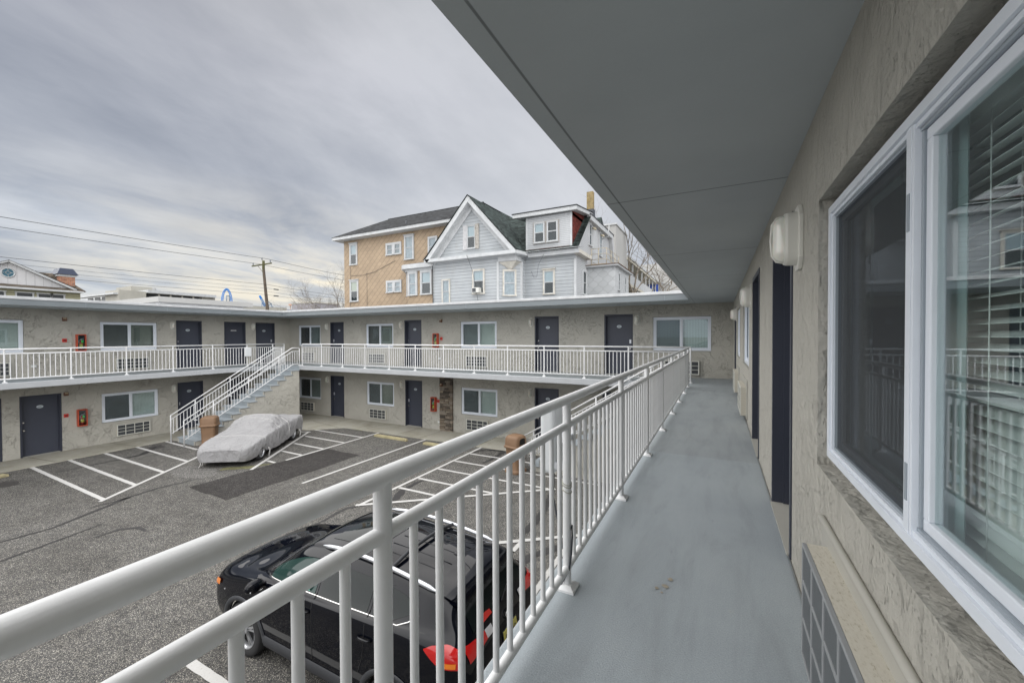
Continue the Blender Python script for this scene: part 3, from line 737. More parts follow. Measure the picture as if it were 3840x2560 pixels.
# --- door prototype: origin bottom centre on the wall plane
DW = 1.03
def make_door(loc, rz, knob=-1, plaque='oval', keypad=False, label=None):
    if 'leaf' not in wmesh:
        g = MB(); g.box(-.462,.462,.145,.185,.012,2.135); o = bevel(g.build('door', M['door']),.003,1); wmesh['leaf'] = o.data; bpy.data.objects.remove(o)
        g = MB()
        g.box(-DW/2,-DW/2+.05,-.008,.19,0,DZ1); g.box(DW/2-.05,DW/2,-.008,.19,0,DZ1); g.box(-DW/2+.05,DW/2-.05,-.008,.19,DZ1-.06,DZ1)
        g.box(-DW/2+.05,-DW/2+.066,.07,.145,0,DZ1-.06); g.box(DW/2-.066,DW/2-.05,.07,.145,0,DZ1-.06)
        o = g.build('door_frame', M['doorframe']); wmesh['dframe'] = o.data; bpy.data.objects.remove(o)
        g = MB(); g.box(-DW/2+.05,DW/2-.05,-.02,.19,-.004,.011); o = g.build('threshold', M['acpanel']); wmesh['sill'] = o.data; bpy.data.objects.remove(o)
        for k in (-1,1):
            x = k*.405
            g = MB(); g.tube((x,.145,.95),(x,.11,.95),.012); g.tube((x,.11,.95),(x,.10,.95),.02,.028); g.tube((x,.10,.95),(x,.08,.95),.03,.026,seg=14); g.tube((x,.144,.95),(x,.139,.95),.032)
            o = g.build('door_knob', M['chrome']); wmesh['knob%d'%k] = o.data; bpy.data.objects.remove(o)
            g = MB(); g.tube((x,.145,1.23),(x,.128,1.23),.03,.026,seg=14); o = g.build('deadbolt', M['chrome']); wmesh['bolt%d'%k] = o.data; bpy.data.objects.remove(o)
            g = MB(); g.box(x-.033,x+.033,.12,.145,1.14,1.28); o = bevel(g.build('keypad_lock', M['silver']),.01,2); wmesh['pad%d'%k] = o.data; bpy.data.objects.remove(o)
        g = MB(); pts = [(.088*math.cos(t*math.pi/12),.145,1.76+.056*math.sin(t*math.pi/12)) for t in range(24)]
        g.prism(pts,(0,-.006,0)); g.box(-.04,.04,.1368,.1388,1.752,1.768,1); o = g.build('door_plaque', [M['plaque'],M['ink']]); wmesh['oval'] = o.data; bpy.data.objects.remove(o)
        g = MB(); g.box(-.13,.13,.139,.145,1.735,1.79); 
        for i in range(7): g.box(-.095+i*.028,-.077+i*.028,.1368,.1388,1.754,1.77,1)
        o = g.build('door_plaque', [M['outletw'],M['ink']]); wmesh['rect'] = o.data; bpy.data.objects.remove(o)
    d = bpy.data.objects.new('door', wmesh['leaf']); col.objects.link(d); d.parent = motel; place(d, loc, rz)
    if label: d['label'] = label
    def sub(n, me): o = bpy.data.objects.new(n, me); col.objects.link(o); o.parent = d
    sub('door_frame', wmesh['dframe']); sub('threshold', wmesh['sill']); sub('door_knob', wmesh['knob%d'%knob])
    sub('keypad_lock' if keypad else 'deadbolt', wmesh[('pad%d' if keypad else 'bolt%d')%knob]); sub('door_plaque', wmesh[plaque])
def dplace(wing,u0,u1,z):
    c = (u0+u1)/2
    return {'L':((XL,c,z),LROT),'B':((c,YB,z),BROT),'R':((XR,c,z),RROT)}[wing]
spec = [('L',LU_D,0,[(-1,'oval',0),(-1,'rect',0),(1,'oval',1)]),('L',LL_D,DL,[(-1,'oval',0),(-1,'oval',0),(-1,'oval',1),(-1,'oval',0)]),
        ('B',BU_D,0,[(-1,'oval',1),(-1,'oval',0),(-1,'oval',0),(1,'oval',1)]),('B',BL_D,DL,[(-1,'oval',1),(-1,'oval',1),(-1,'oval',0),(-1,'oval',0)]),
        ('R',RU_D,0,[(1,'oval',0),(1,'oval',0),(1,'oval',0)])]
for wing,l,z,sp in spec:
    for (a,b_),(k,pq,kp) in zip(l,sp):
        loc, rz = dplace(wing,a,b_,z); make_door(loc, rz, k, pq, bool(kp), 'door with a narrow rectangular name plate' if pq=='rect' else None)

# --- the large near window on the right, with real slats
nw = MB(); x0 = XR+.03
def yb_(a,b,xx0,xx1,z0,z1): nw.box(xx0,xx1,a,b,z0,z1)
Y0,Y1,Zb,Zt = .50,2.33,.865,2.005
def ring(mb,y0,y1,z0,z1,t,xa,xb,mi=0):
    mb.box(xa,xb,y0,y1,z1-t,z1,mi); mb.box(xa,xb,y0,y1,z0,z0+t,mi); mb.box(xa,xb,y0,y0+t,z0+t,z1-t,mi); mb.box(xa,xb,y1-t,y1,z0+t,z1-t,mi)
ring(nw,Y0,Y1,Zb,Zt,.030,XR+.034,XR+.10); ring(nw,Y0+.03,Y1-.03,Zb+.03,Zt-.03,.014,XR+.043,XR+.10); ring(nw,Y0+.044,Y1-.044,Zb+.044,Zt-.044,.010,XR+.052,XR+.10,1)
nw.box(XR+.040,XR+.098,1.425,1.475,Zb+.030,Zt-.030); nw.box(XR+.055,XR+.098,1.413,1.425,Zb+.054,Zt-.054,1); nw.box(XR+.038,XR+.040,1.437,1.462,Zb+.030,Zt-.030)
wn = nw.build('window', [M['winframe'],M['wingroove']], motel); wn['label'] = 'large near sliding window with white vinyl frame'
bevel(wn,.0025,2)
g = MB(); ring(g,1.475,Y1-.054,Zb+.054,Zt-.054,.028,XR+.072,XR+.092); sfr = g.build('sash', M['acfin'], wn); bevel(sfr,.003,1)
g = MB(); ring(g,Y0+.054,1.413,Zb+.054,Zt-.054,.030,XR+.060,XR+.088); bevel(g.build('sash', M['winframe'], wn),.003,2)
g = MB(); g.box(XR+.072,XR+.076,Y0+.084,1.383,Zb+.084,Zt-.084); g.build('pane', M['glass'], wn)
g = MB(); g.box(XR+.086,XR+.09,1.503,Y1-.082,Zb+.082,Zt-.082); g.build('pane', M['glass'], wn)
g = MB(); g.quad((XR+.062,1.475,Zb+.054),(XR+.062,Y1-.054,Zb+.054),(XR+.062,Y1-.054,Zt-.054),(XR+.062,1.475,Zt-.054)); g.build('insect_screen', M['screennear'], wn)
for z_ in (1.70,.98): MB().box(XR+.036,XR+.0415,1.442,1.458,z_,z_+.10).build('window_latch', M['wingroove'], wn)
g = MB()
for i in range(34):
    z = 1.93-i*.0315
    c = Vector((XR+.175,1.26,z)); tilt = R(18)
    g.obox(c, (.046*math.cos(tilt),0,.046*math.sin(tilt)), (0,1.16,0), (0,0,.0016))
for y in (.95,1.35,1.72): g.tube((XR+.15,y,.87),(XR+.15,y,1.95),.0015,seg=5); g.tube((XR+.2,y,.87),(XR+.2,y,1.95),.0015,seg=5)
g.box(XR+.15,XR+.20,.66,1.86,1.95,1.985)
m, nt, b = newmat('white_vinyl_slats'); b.inputs['Base Color'].default_value = (.86,.88,.87,1); b.inputs['Roughness'].default_value = .35; M['slat'] = m
bl = g.build('blind', M['slat'], wn); bl['label'] = 'white horizontal slat blind with cords behind the glass'
room = MB(); room.box(XR+.135,XR+2.4,-.2,2.6,.0,2.45)
m, nt, b = newmat('teal_grey_room'); b.inputs['Base Color'].default_value = (.30,.38,.37,1); b.inputs['Roughness'].default_value = .8; M['room'] = m
rm = MB(); a = (XR+.135,XR+2.6,-.6,2.9,.2,2.45)
X0,X1,YA,YZ,ZA,ZZ = a; X0 = XR+.191
rm.quad((X1,YA,ZA),(X1,YZ,ZA),(X1,YZ,ZZ),(X1,YA,ZZ)); rm.quad((X0,YZ,ZA),(X1,YZ,ZA),(X1,YZ,ZZ),(X0,YZ,ZZ)); rm.quad((X0,YA,ZA),(X1,YA,ZA),(X1,YA,ZZ),(X0,YA,ZZ))
rm.quad((X0,YA,ZA),(X1,YA,ZA),(X1,YZ,ZA),(X0,YZ,ZA)); rm.quad((X0,YA,ZZ),(X1,YA,ZZ),(X1,YZ,ZZ),(X0,YZ,ZZ))
for p0,p1,q0,q1 in ((YA,Y0+.02,ZA,ZZ),(Y1-.02,YZ,ZA,ZZ),(Y0+.02,Y1-.02,ZA,Zb+.02),(Y0+.02,Y1-.02,Zt-.02,ZZ)): rm.quad((X0,p0,q0),(X0,p1,q0),(X0,p1,q1),(X0,p0,q1))
rm.build('room_wall', M['room'], motel, fix=False)
# curtain panel hanging at the side of the blind
g = MB(); rows = []
for i in range(25):
    y = 1.385+.30*i/24; x = XR+.125+.008*math.sin(i*1.9)
    rows.append([(x,y,.80),(x,y,1.98)])
g.grid(rows); m, nt, b = newmat('pale_blue_drape'); b.inputs['Base Color'].default_value = (.55,.70,.72,1); b.inputs['Roughness'].default_value = .8; M['drape'] = m
cu = g.build('curtain', m, wn, fix=False)

# ------------------------------------------------------------------ railings
_mc = {}
def cached(key, name, fn, mat):
    if key not in _mc:
        o = fn().build(name, mat); _mc[key] = o.data; bpy.data.objects.remove(o)
    return _mc[key]
def link(name, me, parent, loc=(0,0,0)):
    o = bpy.data.objects.new(name, me); col.objects.link(o); o.parent = parent; o.location = loc; return o
def vtube(h, r, seg): return lambda: MB().tube((0,0,0),(0,0,h),r,seg=seg,caps=False)
def plate_mb():
    g = MB(); a = .055; 
    g.box(-a,a,-a,a,0,.012); b_ = .03
    vs = [(-a,-a,.012),(a,-a,.012),(a,a,.012),(-a,a,.012),(-b_,-b_,.03),(b_,-b_,.03),(b_,b_,.03),(-b_,b_,.03)]
    g.add(vs, [(4,5,6,7),(0,1,5,4),(1,2,6,5),(2,3,7,6),(3,0,4,7)]); return g
def railing(name, label, A, B, posts, nb, group='white metal railings', seg=12, rtop=.024, ends=(0,0), dense=None, limit=100, sort=None, plates=True, top=1.067):
    """level railing from A to B at z=0; posts = distances along it; nb balusters per bay"""
    A = Vector((*A,0)); B = Vector((*B,0)); d = (B-A).normalized(); L = (B-A).length
    root = thing(name, label, 'railing', A, 0, group); mid = top-.145; bot = .115
    P = lambda t, z: d*t + Vector((0,0,z))
    g = MB(); g.path([P(0,top-.5 if ends[0] else top)]*0 + ([P(0,mid),P(0,top-.05),P(.015,top-.015),P(.05,top)] if ends[0] else [P(0,top)]) + ([P(L,top)] if not ends[1] else [P(L-.05,top),P(L-.015,top-.015),P(L,top-.05),P(L,mid)]), rtop, seg)
    g.build('top_rail', M['rail'], root)
    MB().tube(P(0,mid),P(L,mid),.021,seg=seg).build('middle_rail', M['rail'], root)
    MB().tube(P(0,bot),P(L,bot),.021,seg=seg).build('bottom_rail', M['rail'], root)
    pm = cached(('post',seg,top), 'post', vtube(top-.003, .0235, seg), M['rail'])
    bp = cached('plate', 'base_plate', plate_mb, M['rail'])
    bm_ = cached(('bal',seg,top), 'baluster', vtube(mid-bot, .0125, max(8,seg-4)), M['rail'])
    for t in posts:
        o = link('post', pm, root, P(t,0)); 
        if plates: link('base_plate', bp, o)
    bal = []
    for i in range(len(posts)-1):
        for k in range(1, nb+1): bal.append(posts[i] + (posts[i+1]-posts[i])*k/(nb+1))
    if sort: bal.sort(key=sort)
    for t in bal[:limit]: link('baluster', bm_, root, P(t,bot))
    if len(bal) > limit:
        g = MB()
        for t in bal[limit:]: g.tube(P(t,bot),P(t,mid),.0125,seg=8,caps=False)
        g.build('baluster', M['rail'], root)['kind'] = 'stuff'
    return root
rr = railing('balcony_railing', 'white tube railing closest to the viewer, along the right hand walkway', (RX,-2.06), (RX,12.06), [0,1.41,2.82,4.22,5.63,7.05,8.47,9.89,11.32,12.76,14.12], 11, seg=24, rtop=.026, sort=lambda t: t if t > 1.9 else t+100, limit=100)
railing('balcony_railing', 'long white railing of the upper walkway across the back of the lot', (-18.50,BY), (-.76,BY), [0]+[1.45*i-.02 for i in range(1,12)]+[17.74], 11, ends=(1,0), sort=lambda t:-t)
railing('balcony_railing', 'white railing of the upper walkway on the far left wing', (LX,-.4), (LX,13.25), [0,1.46,2.94,4.41,5.89,7.37,8.85,10.32,11.8,13.05,13.65], 11, sort=lambda t:abs(t-9))

def stair_rail(label, A, d, L0, zb0, run, rise, n, posts, foot_end, group='white stair handrails'):
    """A = top point (xy), d = direction going down; level for L0, then slopes"""
    A = Vector((*A,0)); d = Vector((*d,0)).normalized(); S = rise/run; T = .88; Mi = .71; Bo = .05
    root = thing('stair_handrail', label, 'handrail', A, 0, group)
    tl = foot_end
    z = lambda t: 0. if t < L0 else -(t-L0)*S
    P = lambda t, dz: d*t + Vector((0,0,z(t)+dz))
    zf = ZG+.01 if posts[-1]=='ground' else None
    zend = z(tl)
    g = MB(); g.path([P(0,T),P(L0-.03,T),P(L0+.03,T),P(tl,T)], .022, 10); g.path([P(tl-.02,T),P(tl,T-.005),d*tl+Vector((0,0,ZS if zf is None else zf))], .024, 10); g.build('top_rail', M['rail'], root)
    g = MB(); g.path([P(0,Mi),P(L0-.03,Mi),P(L0+.03,Mi),P(tl,Mi)], .017, 10); g.build('middle_rail', M['rail'], root)
    g = MB(); g.path([P(0,Bo+.03),P(L0-.03,Bo+.03),P(L0+.06,Bo),P(tl-.0,max(Bo,.12))], .017, 10); g.build('bottom_rail', M['rail'], root)
    bp = cached('plate', 'base_plate', plate_mb, M['rail'])
    for t in posts:
        if t == 'ground': continue
        g = MB(); g.tube((0,0,0),(0,0,T-.0),.02,seg=10); o = g.build('post', M['rail'], root); o.location = P(t,0); link('base_plate', bp, o, (0,0,0))
    bm_ = cached('sbal', 'baluster', vtube(Mi-Bo-.01,.0115,8), M['rail'])
    t = .12
    while t < tl-.06:
        if all(p=='ground' or abs(t-p) > .05 for p in posts): link('baluster', bm_, root, P(t,Bo+.01))
        t += .122
    return root
RUN, RISE, NS = .345, 2.90/14, 14
# --- stairs
def stairs(name, label, top, d, side, width, wall_side, kick=0):
    """top = xy of the upper nosing on the side `side=0`; d = unit down direction; p = unit across direction"""
    top = Vector((*top,0)); d = Vector((*d,0)); p = Vector((*side,0))
    root = thing(name, label, 'staircase', (0,0,0))
    for i in range(1, NS):
        z = -i*RISE; g = MB(); t0 = (i-1)*RUN
        c = top + d*(t0+RUN/2-.0) + p*width/2 + Vector((0,0,z-.02))
        g.obox(c+d*.01, d*(RUN+.03), p*(width+.09), (0,0,.04)); o = g.build('tread', M['step'], root); bevel(o,.008,2)
    g = MB()
    for i in range(1, NS+1):
        z1 = -(i-1)*RISE-.04 if i > 1 else -.0; z0 = -i*RISE
        c = top + d*((i-1)*RUN+.008) + p*width/2 + Vector((0,0,(z0+z1)/2)); g.obox(c, d*.016, p*(width-.0), (0,0,z1-z0))
    g.build('riser', M['step'], root)
    for q in wall_side:
        g = MB(); a = top + p*(q*width) ; th = p*(.10 if q==0 else -.10)
        pts = [a+Vector((0,0,-.215))]
        for i in range(1, NS):
            pts.append(a+d*((i-1)*RUN+.02)+Vector((0,0,-i*RISE-.045))); pts.append(a+d*(i*RUN+.02)+Vector((0,0,-i*RISE-.045)))
        pts.append(a+d*((NS-1)*RUN+.02)+Vector((0,0,ZG-.02))); pts.append(a+Vector((0,0,ZG-.02)))
        g.prism(pts, th); g.build('side_wall', M['stucco'], root)
    g = MB(); a = top+d*.0
    g.obox(a+p*width/2+Vector((0,0,(ZG-.2)/2))+d*.05, d*.08, p*(width-.22), (0,0,abs(ZG)-.24)); g.build('end_wall', M['stucco'], root)
    return root
stairs('staircase', 'blue grey stairs with stucco side wall behind the covered car', (-18.55,12.97), (0,-1), (-1,0), 1.36, (0,1))
stair_rail('nearer white handrail of the stairs by the covered car', (-18.60,13.02), (0,-1), .38, 0, RUN, RISE, NS, [.0,1.05,2.45,3.85,'ground'], 4.90)
stair_rail('farther white handrail of the stairs by the covered car', (-19.93,12.97), (0,-1), .32, 0, RUN, RISE, NS, [.0,1.05,2.45,3.85,'ground'], 4.72)
stairs('staircase', 'blue grey stairs descending along the back balcony, seen through the near railing', (-.92,11.75), (-1,0), (0,1), 1.18, (0,1))
stair_rail('white handrail on the wall side of the stairs behind the near railing', (-.86,12.95), (-1,0), .28, 0, RUN, RISE, NS, [.0,1.0,2.4,3.8,'ground'], 4.95)
stair_rail('white handrail on the open side of the stairs behind the near railing', (-.86,11.80), (-1,0), .28, 0, RUN, RISE, NS, [.0,1.0,2.4,3.8,'ground'], 4.95)

# ------------------------------------------------------------------ wall fixtures
def lamp_proto():
    t = thing('wall_lamp', 'x', 'wall lamp', group='white bulkhead wall lamps')
    def octa(w,h,c): return [(-w/2+c,-h/2),(w/2-c,-h/2),(w/2,-h/2+c*1.25),(w/2,h/2-c*1.25),(w/2-c,h/2),(-w/2+c,h/2),(-w/2,h/2-c*1.25),(-w/2,-h/2+c*1.25)]
    g = MB(); g.prism([(x,0,z) for x,z in octa(.185,.36,.05)], (0,-.022,0)); bevel(g.build('back_plate', M['lampwhite'], t),.004,2)
    def stad(w,h,y,n=14):
        r = w/2; o = []
        for i in range(n+1): a = math.pi*i/n; o.append((r*math.cos(a), y, h/2-r+r*math.sin(a)))
        for i in range(n+1): a = math.pi+math.pi*i/n; o.append((r*math.cos(a), y, -h/2+r+r*math.sin(a)))
        return o
    g = MB(); g.grid([stad(.150,.305,-.022), stad(.148,.300,-.07), stad(.138,.29,-.083), stad(.118,.268,-.083), stad(.116,.266,-.074)], closed=True, smooth=False); g.build('housing', M['lampwhite'], t)
    g = MB(); rows = [stad(.118,.268,-.074)]
    for k in range(1,7): a = k/6*math.pi/2; rows.append(stad(.118*math.cos(a)+.001,.268-.118*(1-math.cos(a)),-.076-.062*math.sin(a)))
    g.grid(rows, closed=True); g.build('glass_dome', M['lampglass'], t)
    g = MB(); g.path([(0,-.080,.135),(0,-.118,.125),(0,-.140,.09),(0,-.146,0),(0,-.140,-.09),(0,-.118,-.125),(0,-.080,-.135)], .006, 8); g.build('guard', M['lampwhite'], t)
    return t
lp = lamp_proto()
ZL = 1.975; first = True
for wing, u, z, lab in (('R',2.80,ZL,'white wall lamp nearest the viewer, beside the big window on the right'),
        ('R',6.72,ZL,'second white wall lamp down the right hand walkway, past the second dark doorway'),
        ('R',12.3,ZL,'farthest white wall lamp at the end of the right hand walkway'),
        ('L',9.30,ZL,'upper left wing wall lamp beside the first dark door'),('L',12.88,ZL,'upper left wing wall lamp beside the last door before the corner'),
        ('L',9.32,ZL+DL-.02,'ground floor wall lamp on the left wing, above the stairs handrail'),
        ('B',-18.96,ZL,'upper back wing wall lamp between the corner window and first door'),('B',-13.69,ZL,'upper back wing wall lamp left of the second door'),
        ('B',-6.80,ZL,'upper back wing wall lamp left of the third door'),('B',-2.62,ZL,'upper back wing wall lamp right of the fourth door, beside the vertical blind window'),
        ('B',-18.96,ZL+DL,'ground floor wall lamp between the stair wall and the first back door'),('B',-13.68,ZL+DL,'ground floor wall lamp left of the second back door'),
        ('B',-6.82,ZL+DL,'ground floor wall lamp left of the third back door')):
    loc, rz = dplace(wing,u,u,z)
    if first: lp.location = loc; lp.rotation_euler = (0,0,rz); lp['label'] = lab; first = False
    else: dup(lp, loc, rz, lab)

def ac_proto():
    t = thing('air_conditioner', 'x', 'air conditioner', group='through wall air conditioners')
    W2, Hh = .55, .465; g = MB(); g.box(-.655,.655,-.018,.0,-.055,.58); bevel(g.build('surround', M['acpanel'], t),.006,2)
    g = MB(); g.box(-W2,W2,-.088,-.018,0,Hh); g.build('sleeve', M['acsleeve'], t)
    g = MB(); y0,y1 = -.100,-.088
    g.box(-W2,W2,y0,y1,Hh-.03,Hh); g.box(-W2,W2,y0,y1,0,.03); g.box(-W2,-W2+.035,y0,y1,.03,Hh-.03); g.box(W2-.035,W2,y0,y1,.03,Hh-.03)
    for x in (-.27,.02,.31): g.box(x-.011,x+.011,y0,y1,.03,Hh-.03)
    for z in (.165,.30): g.box(-W2+.035,W2-.035,y0+.003,y1,z-.009,z+.009)
    o = g.build('grille', M['acwhite'], t)
    g = MB(); g.box(-W2+.03,W2-.03,-.0905,-.0885,.025,Hh-.025); g.build('coil', M['acdark'], t)
    return t
ac = ac_proto(); first = True
AZ = .10
for wing, u, z, lab in (('L',7.855,AZ,'cream grille air conditioner under the upper left wing window, behind the railing'),('L',3.98,AZ,'air conditioner at the left edge behind the upper left railing'),
        ('L',7.855,-2.65,'air conditioner low on the ground floor of the left wing, under the white blind window'),
        ('B',-20.45,AZ,'air conditioner behind the railing in the upper far corner'),('B',-15.24,AZ,'air conditioner under the upper back window between the first and second doors'),
        ('B',-9.37,AZ,'air conditioner under the upper back window right of the red extinguisher cabinet'),('B',-1.14,AZ,'air conditioner under the vertical blind window, partly hidden by the end post'),
        ('B',-20.55,-2.70,'air conditioner in the shade beside the stair wall on the ground floor'),('B',-15.21,-2.68,'air conditioner between the two ground floor back doors'),
        ('B',-9.35,-2.68,'air conditioner right of the stone pilaster on the ground floor'),
        ('R',8.20,AZ,'second air conditioner sticking out along the right hand walkway'),('R',11.2,AZ,'farthest air conditioner along the right hand walkway')):
    loc, rz = dplace(wing,u,u,z)
    if first: ac.location = loc; ac.rotation_euler = (0,0,rz); ac['label'] = lab; first = False
    else: dup(ac, loc, rz, lab)
# the near air conditioner with louvre cells
t = thing('air_conditioner', 'speckled beige air conditioner with dark louvres under the big window, bottom right', 'air conditioner', (XR,1.48,AZ), RROT, 'through wall air conditioners')
W2, Hh = .55, .465
g = MB(); g.box(-.655,.69,-.020,.0,-.055,.53); g.path([(-.70,-.012,.53),(.70,-.012,.53)],.014,10); bevel(g.build('surround', M['acpanel'], t),.006,2)
g = MB(); g.box(-W2,W2,-.088,-.02,0,Hh); g.build('sleeve', M['acsleeve'], t)
g = MB(); y0,y1 = -.1045,-.088
xs = [-W2,-.36,-.17,.02,.21,.40,W2]; zs_ = [0,.155,.31,Hh]
g.box(-W2,W2,y0,y1,Hh-.014,Hh); g.box(-W2,W2,y0,y1,0,.014); g.box(-W2,-W2+.016,y0,y1,.014,Hh-.014); g.box(W2-.016,W2,y0,y1,.014,Hh-.014)
for x in xs[1:-1]: g.box(x-.010,x+.010,y0,y1,.014,Hh-.014)
for z in zs_[1:-1]: g.box(-W2+.016,W2-.016,y0+.001,y1,z-.009,z+.009)
m, nt, b = newmat('grey_plastic_grille'); b.inputs['Base Color'].default_value = (.25,.26,.27,1); b.inputs['Roughness'].default_value = .4
bevel(g.build('grille', m, t),.002,1)
g = MB()
x = -W2+.02
while x < W2-.02: g.box(x,x+.0035,-.100,-.089,.016,Hh-.016); x += .0095
g.build('louvre', M['acfin'], t)
g = MB(); g.box(-W2+.012,W2-.012,-.0892,-.0886,.012,Hh-.012); g.build('coil', M['acdark'], t)

# fire cabinets with extinguishers, pull stations, horn strobes, outlets
def cab_proto():
    t = thing('extinguisher_cabinet', 'x', 'fire cabinet', group='red fire extinguisher cabinets')
    g = MB(); w,h,dp = .135,.325,.15
    g.box(-w,w,-.012,0,-h,h); g.box(-w,-w+.03,-dp,-.012,-h,h); g.box(w-.03,w,-dp,-.012,-h,h); g.box(-w+.03,w-.03,-dp,-.012,h-.035,h); g.box(-w+.03,w-.03,-dp,-.012,-h,-h+.035)
    bevel(g.build('cabinet_frame', M['red'], t),.014,3)
    g = MB(); g.box(-w+.03,w-.03,-.016,-.0125,-h+.035,h-.035); g.build('cabinet_back', M['darkbox'], t)
    g = MB(); g.box(-w+.028,w-.028,-dp+.006,-dp+.010,-h+.03,h-.03); g.build('cabinet_pane', M['glass'], t)
    return t
def ext_proto():
    t = thing('fire_extinguisher', 'x', 'extinguisher', group='fire extinguishers in the cabinets')
    g = MB(); rows = []
    for z,r in ((-.26,.045),(-.255,.055),(-.02,.055),(.02,.05),(.05,.03),(.07,.018),(.10,.018)):
        rows.append([(r*math.cos(a*math.pi/8),-.075+r*math.sin(a*math.pi/8),z) for a in range(16)])
    g.grid(rows, closed=True); g.build('cylinder', M['exred'], t)
    g = MB(); rows = [[(.0562*math.cos(a*math.pi/8),-.075+.0562*math.sin(a*math.pi/8),z) for a in range(9,16)] for z in (-.17,-.05)]
    g.grid(rows); g.build('label_sticker', M['yellow'], t, fix=False)
    g = MB(); g.obox((.02,-.08,.115),(.12,0,.03),(0,.018,0),(-.003,0,.012)); g.obox((.02,-.08,.145),(.11,0,.045),(0,.018,0),(-.004,0,.010)); g.path([(-.02,-.09,.11),(-.06,-.09,.08),(-.062,-.09,-.02)],.008,7); g.build('handle', M['silver'], t)
    g = MB(); g.obox((.022,-.137,.045),(.065,0,-.02),(0,.002,0),(.012,0,.085)); g.build('inspection_tag', M['green'], t)
    return t
cb = cab_proto(); ex = ext_proto(); first = True
for wing,u,z,fad,lab in (('L',6.305,1.23,True,'on the upper left wing, its bottom behind the railing'),('L',6.30,-1.69,False,'on the ground floor left wing beside the dark door'),
                 ('B',-11.555,1.235,True,'on the upper back wall in the middle'),('B',-11.70,-1.70,True,'beside the stone pilaster')):
    loc, rz = dplace(wing,u,u,z)
    l1_ = ('faded orange red' if fad else 'bright red')+' extinguisher cabinet '+lab; l2_ = 'red extinguisher in the cabinet '+lab
    if first: cb.location = ex.location = loc; cb.rotation_euler = ex.rotation_euler = (0,0,rz); cb['label'] = l1_; ex['label'] = l2_; first = False; c = cb
    else: c = dup(cb, loc, rz, l1_); dup(ex, loc, rz, l2_)
    if fad:
        for k in c.children:
            if k.name.startswith('cabinet_frame'): k.data = k.data.copy(); k.data.materials[0] = M['redorange']
for wing,u,z,lab in (('L',5.875,1.325,'red alarm pull box on the upper left wing wall'),('L',5.88,-1.54,'red alarm pull box beside the ground floor door on the left'),('B',-11.28,1.32,'red alarm pull box on the upper back wall'),('B',-11.47,-1.55,'red alarm pull box beside the stone pilaster')):
    loc, rz = dplace(wing,u,u,z); t = thing('alarm_pull_box', lab, 'fire alarm', loc, rz, 'red alarm pull boxes')
    g = MB(); g.box(-.06,.06,-.045,0,-.065,.065); bevel(g.build('body', M['red'], t),.008,2)
    g = MB(); g.box(-.035,.035,-.052,-.0455,-.02,.02); g.build('handle', M['darkbox'], t)
for wing,u,z,lab in (('L',5.885,2.13,'brown alarm horn high on the upper left wing wall'),('L',5.89,-.72,'brown alarm horn beside the ground floor door on the left'),('B',-11.29,2.13,'brown alarm horn high on the upper back wall'),('B',-11.22,-.78,'brown alarm horn on the stone pilaster')):
    loc, rz = dplace(wing,u,u,z); 
    if 'pilaster' in lab: loc = (loc[0],loc[1]-.10,loc[2])
    t = thing('alarm_horn', lab, 'fire alarm', loc, rz, 'brown alarm horns')
    g = MB(); g.box(-.062,.062,-.05,0,-.07,.07); g.obox((0,-.075,-.03),(.11,0,0),(0,.05,0),(0,0,.06)); bevel(g.build('body', M['brown'], t),.008,2)
    g = MB(); g.box(-.04,.04,-.072,-.0505,.012,.055); g.build('strobe_lens', M['hornlens'], t)
for wing,u,z,lab in (('L',5.09,.40,'white outlet cover behind the upper left railing'),('B',-11.39,.42,'white outlet cover behind the back railing'),('B',-11.44,-2.50,'white outlet cover at the foot of the stone pilaster')):
    loc, rz = dplace(wing,u,u,z); t = thing('outlet_cover', lab, 'outlet', loc, rz, 'white outlet covers')
    g = MB(); g.box(-.07,.07,-.035,0,-.045,.045); bevel(g.build('cover', M['outletw'], t),.006,2)
    g = MB(); g.box(-.065,.065,-.039,-.0355,.038,.044); g.build('hinge', M['wingroove'], t)
t = MB().tube((-11.40,YB-.015,-1.48),(-11.40,YB-.015,-.21),.010,seg=8).build('conduit', M['acpanel']); tag(t,'thin grey conduit running down beside the stone pilaster','conduit')
t = MB().tube((XL+.012,6.08,.90),(XL+.012,6.08,1.62),.008,seg=8).build('conduit', M['acpanel']); tag(t,'thin conduit left of the upper left extinguisher cabinet','conduit')
# stone pilaster
g = MB(); z = ZG; rnd = random.Random(3)
while z < -.22:
    h = rnd.choice((.055,.075,.095,.12)); h = min(h, -.212-z)
    x = -11.36
    while x < -10.66:
        wd = min(rnd.uniform(.16,.42), -10.65-x)
        if -10.65-(x+wd) < .08: wd = -10.65-x
        g.box(x+.004,x+wd-.004,YB-.07-rnd.uniform(0,.03),YB-.002,z+.004,z+h-.004); x += wd
    z += h
st = g.build('stone_pilaster', M['stone']); tag(st,'brown ledger stone pilaster on the ground floor of the back wing','pilaster')
bevel(st,.006,1)
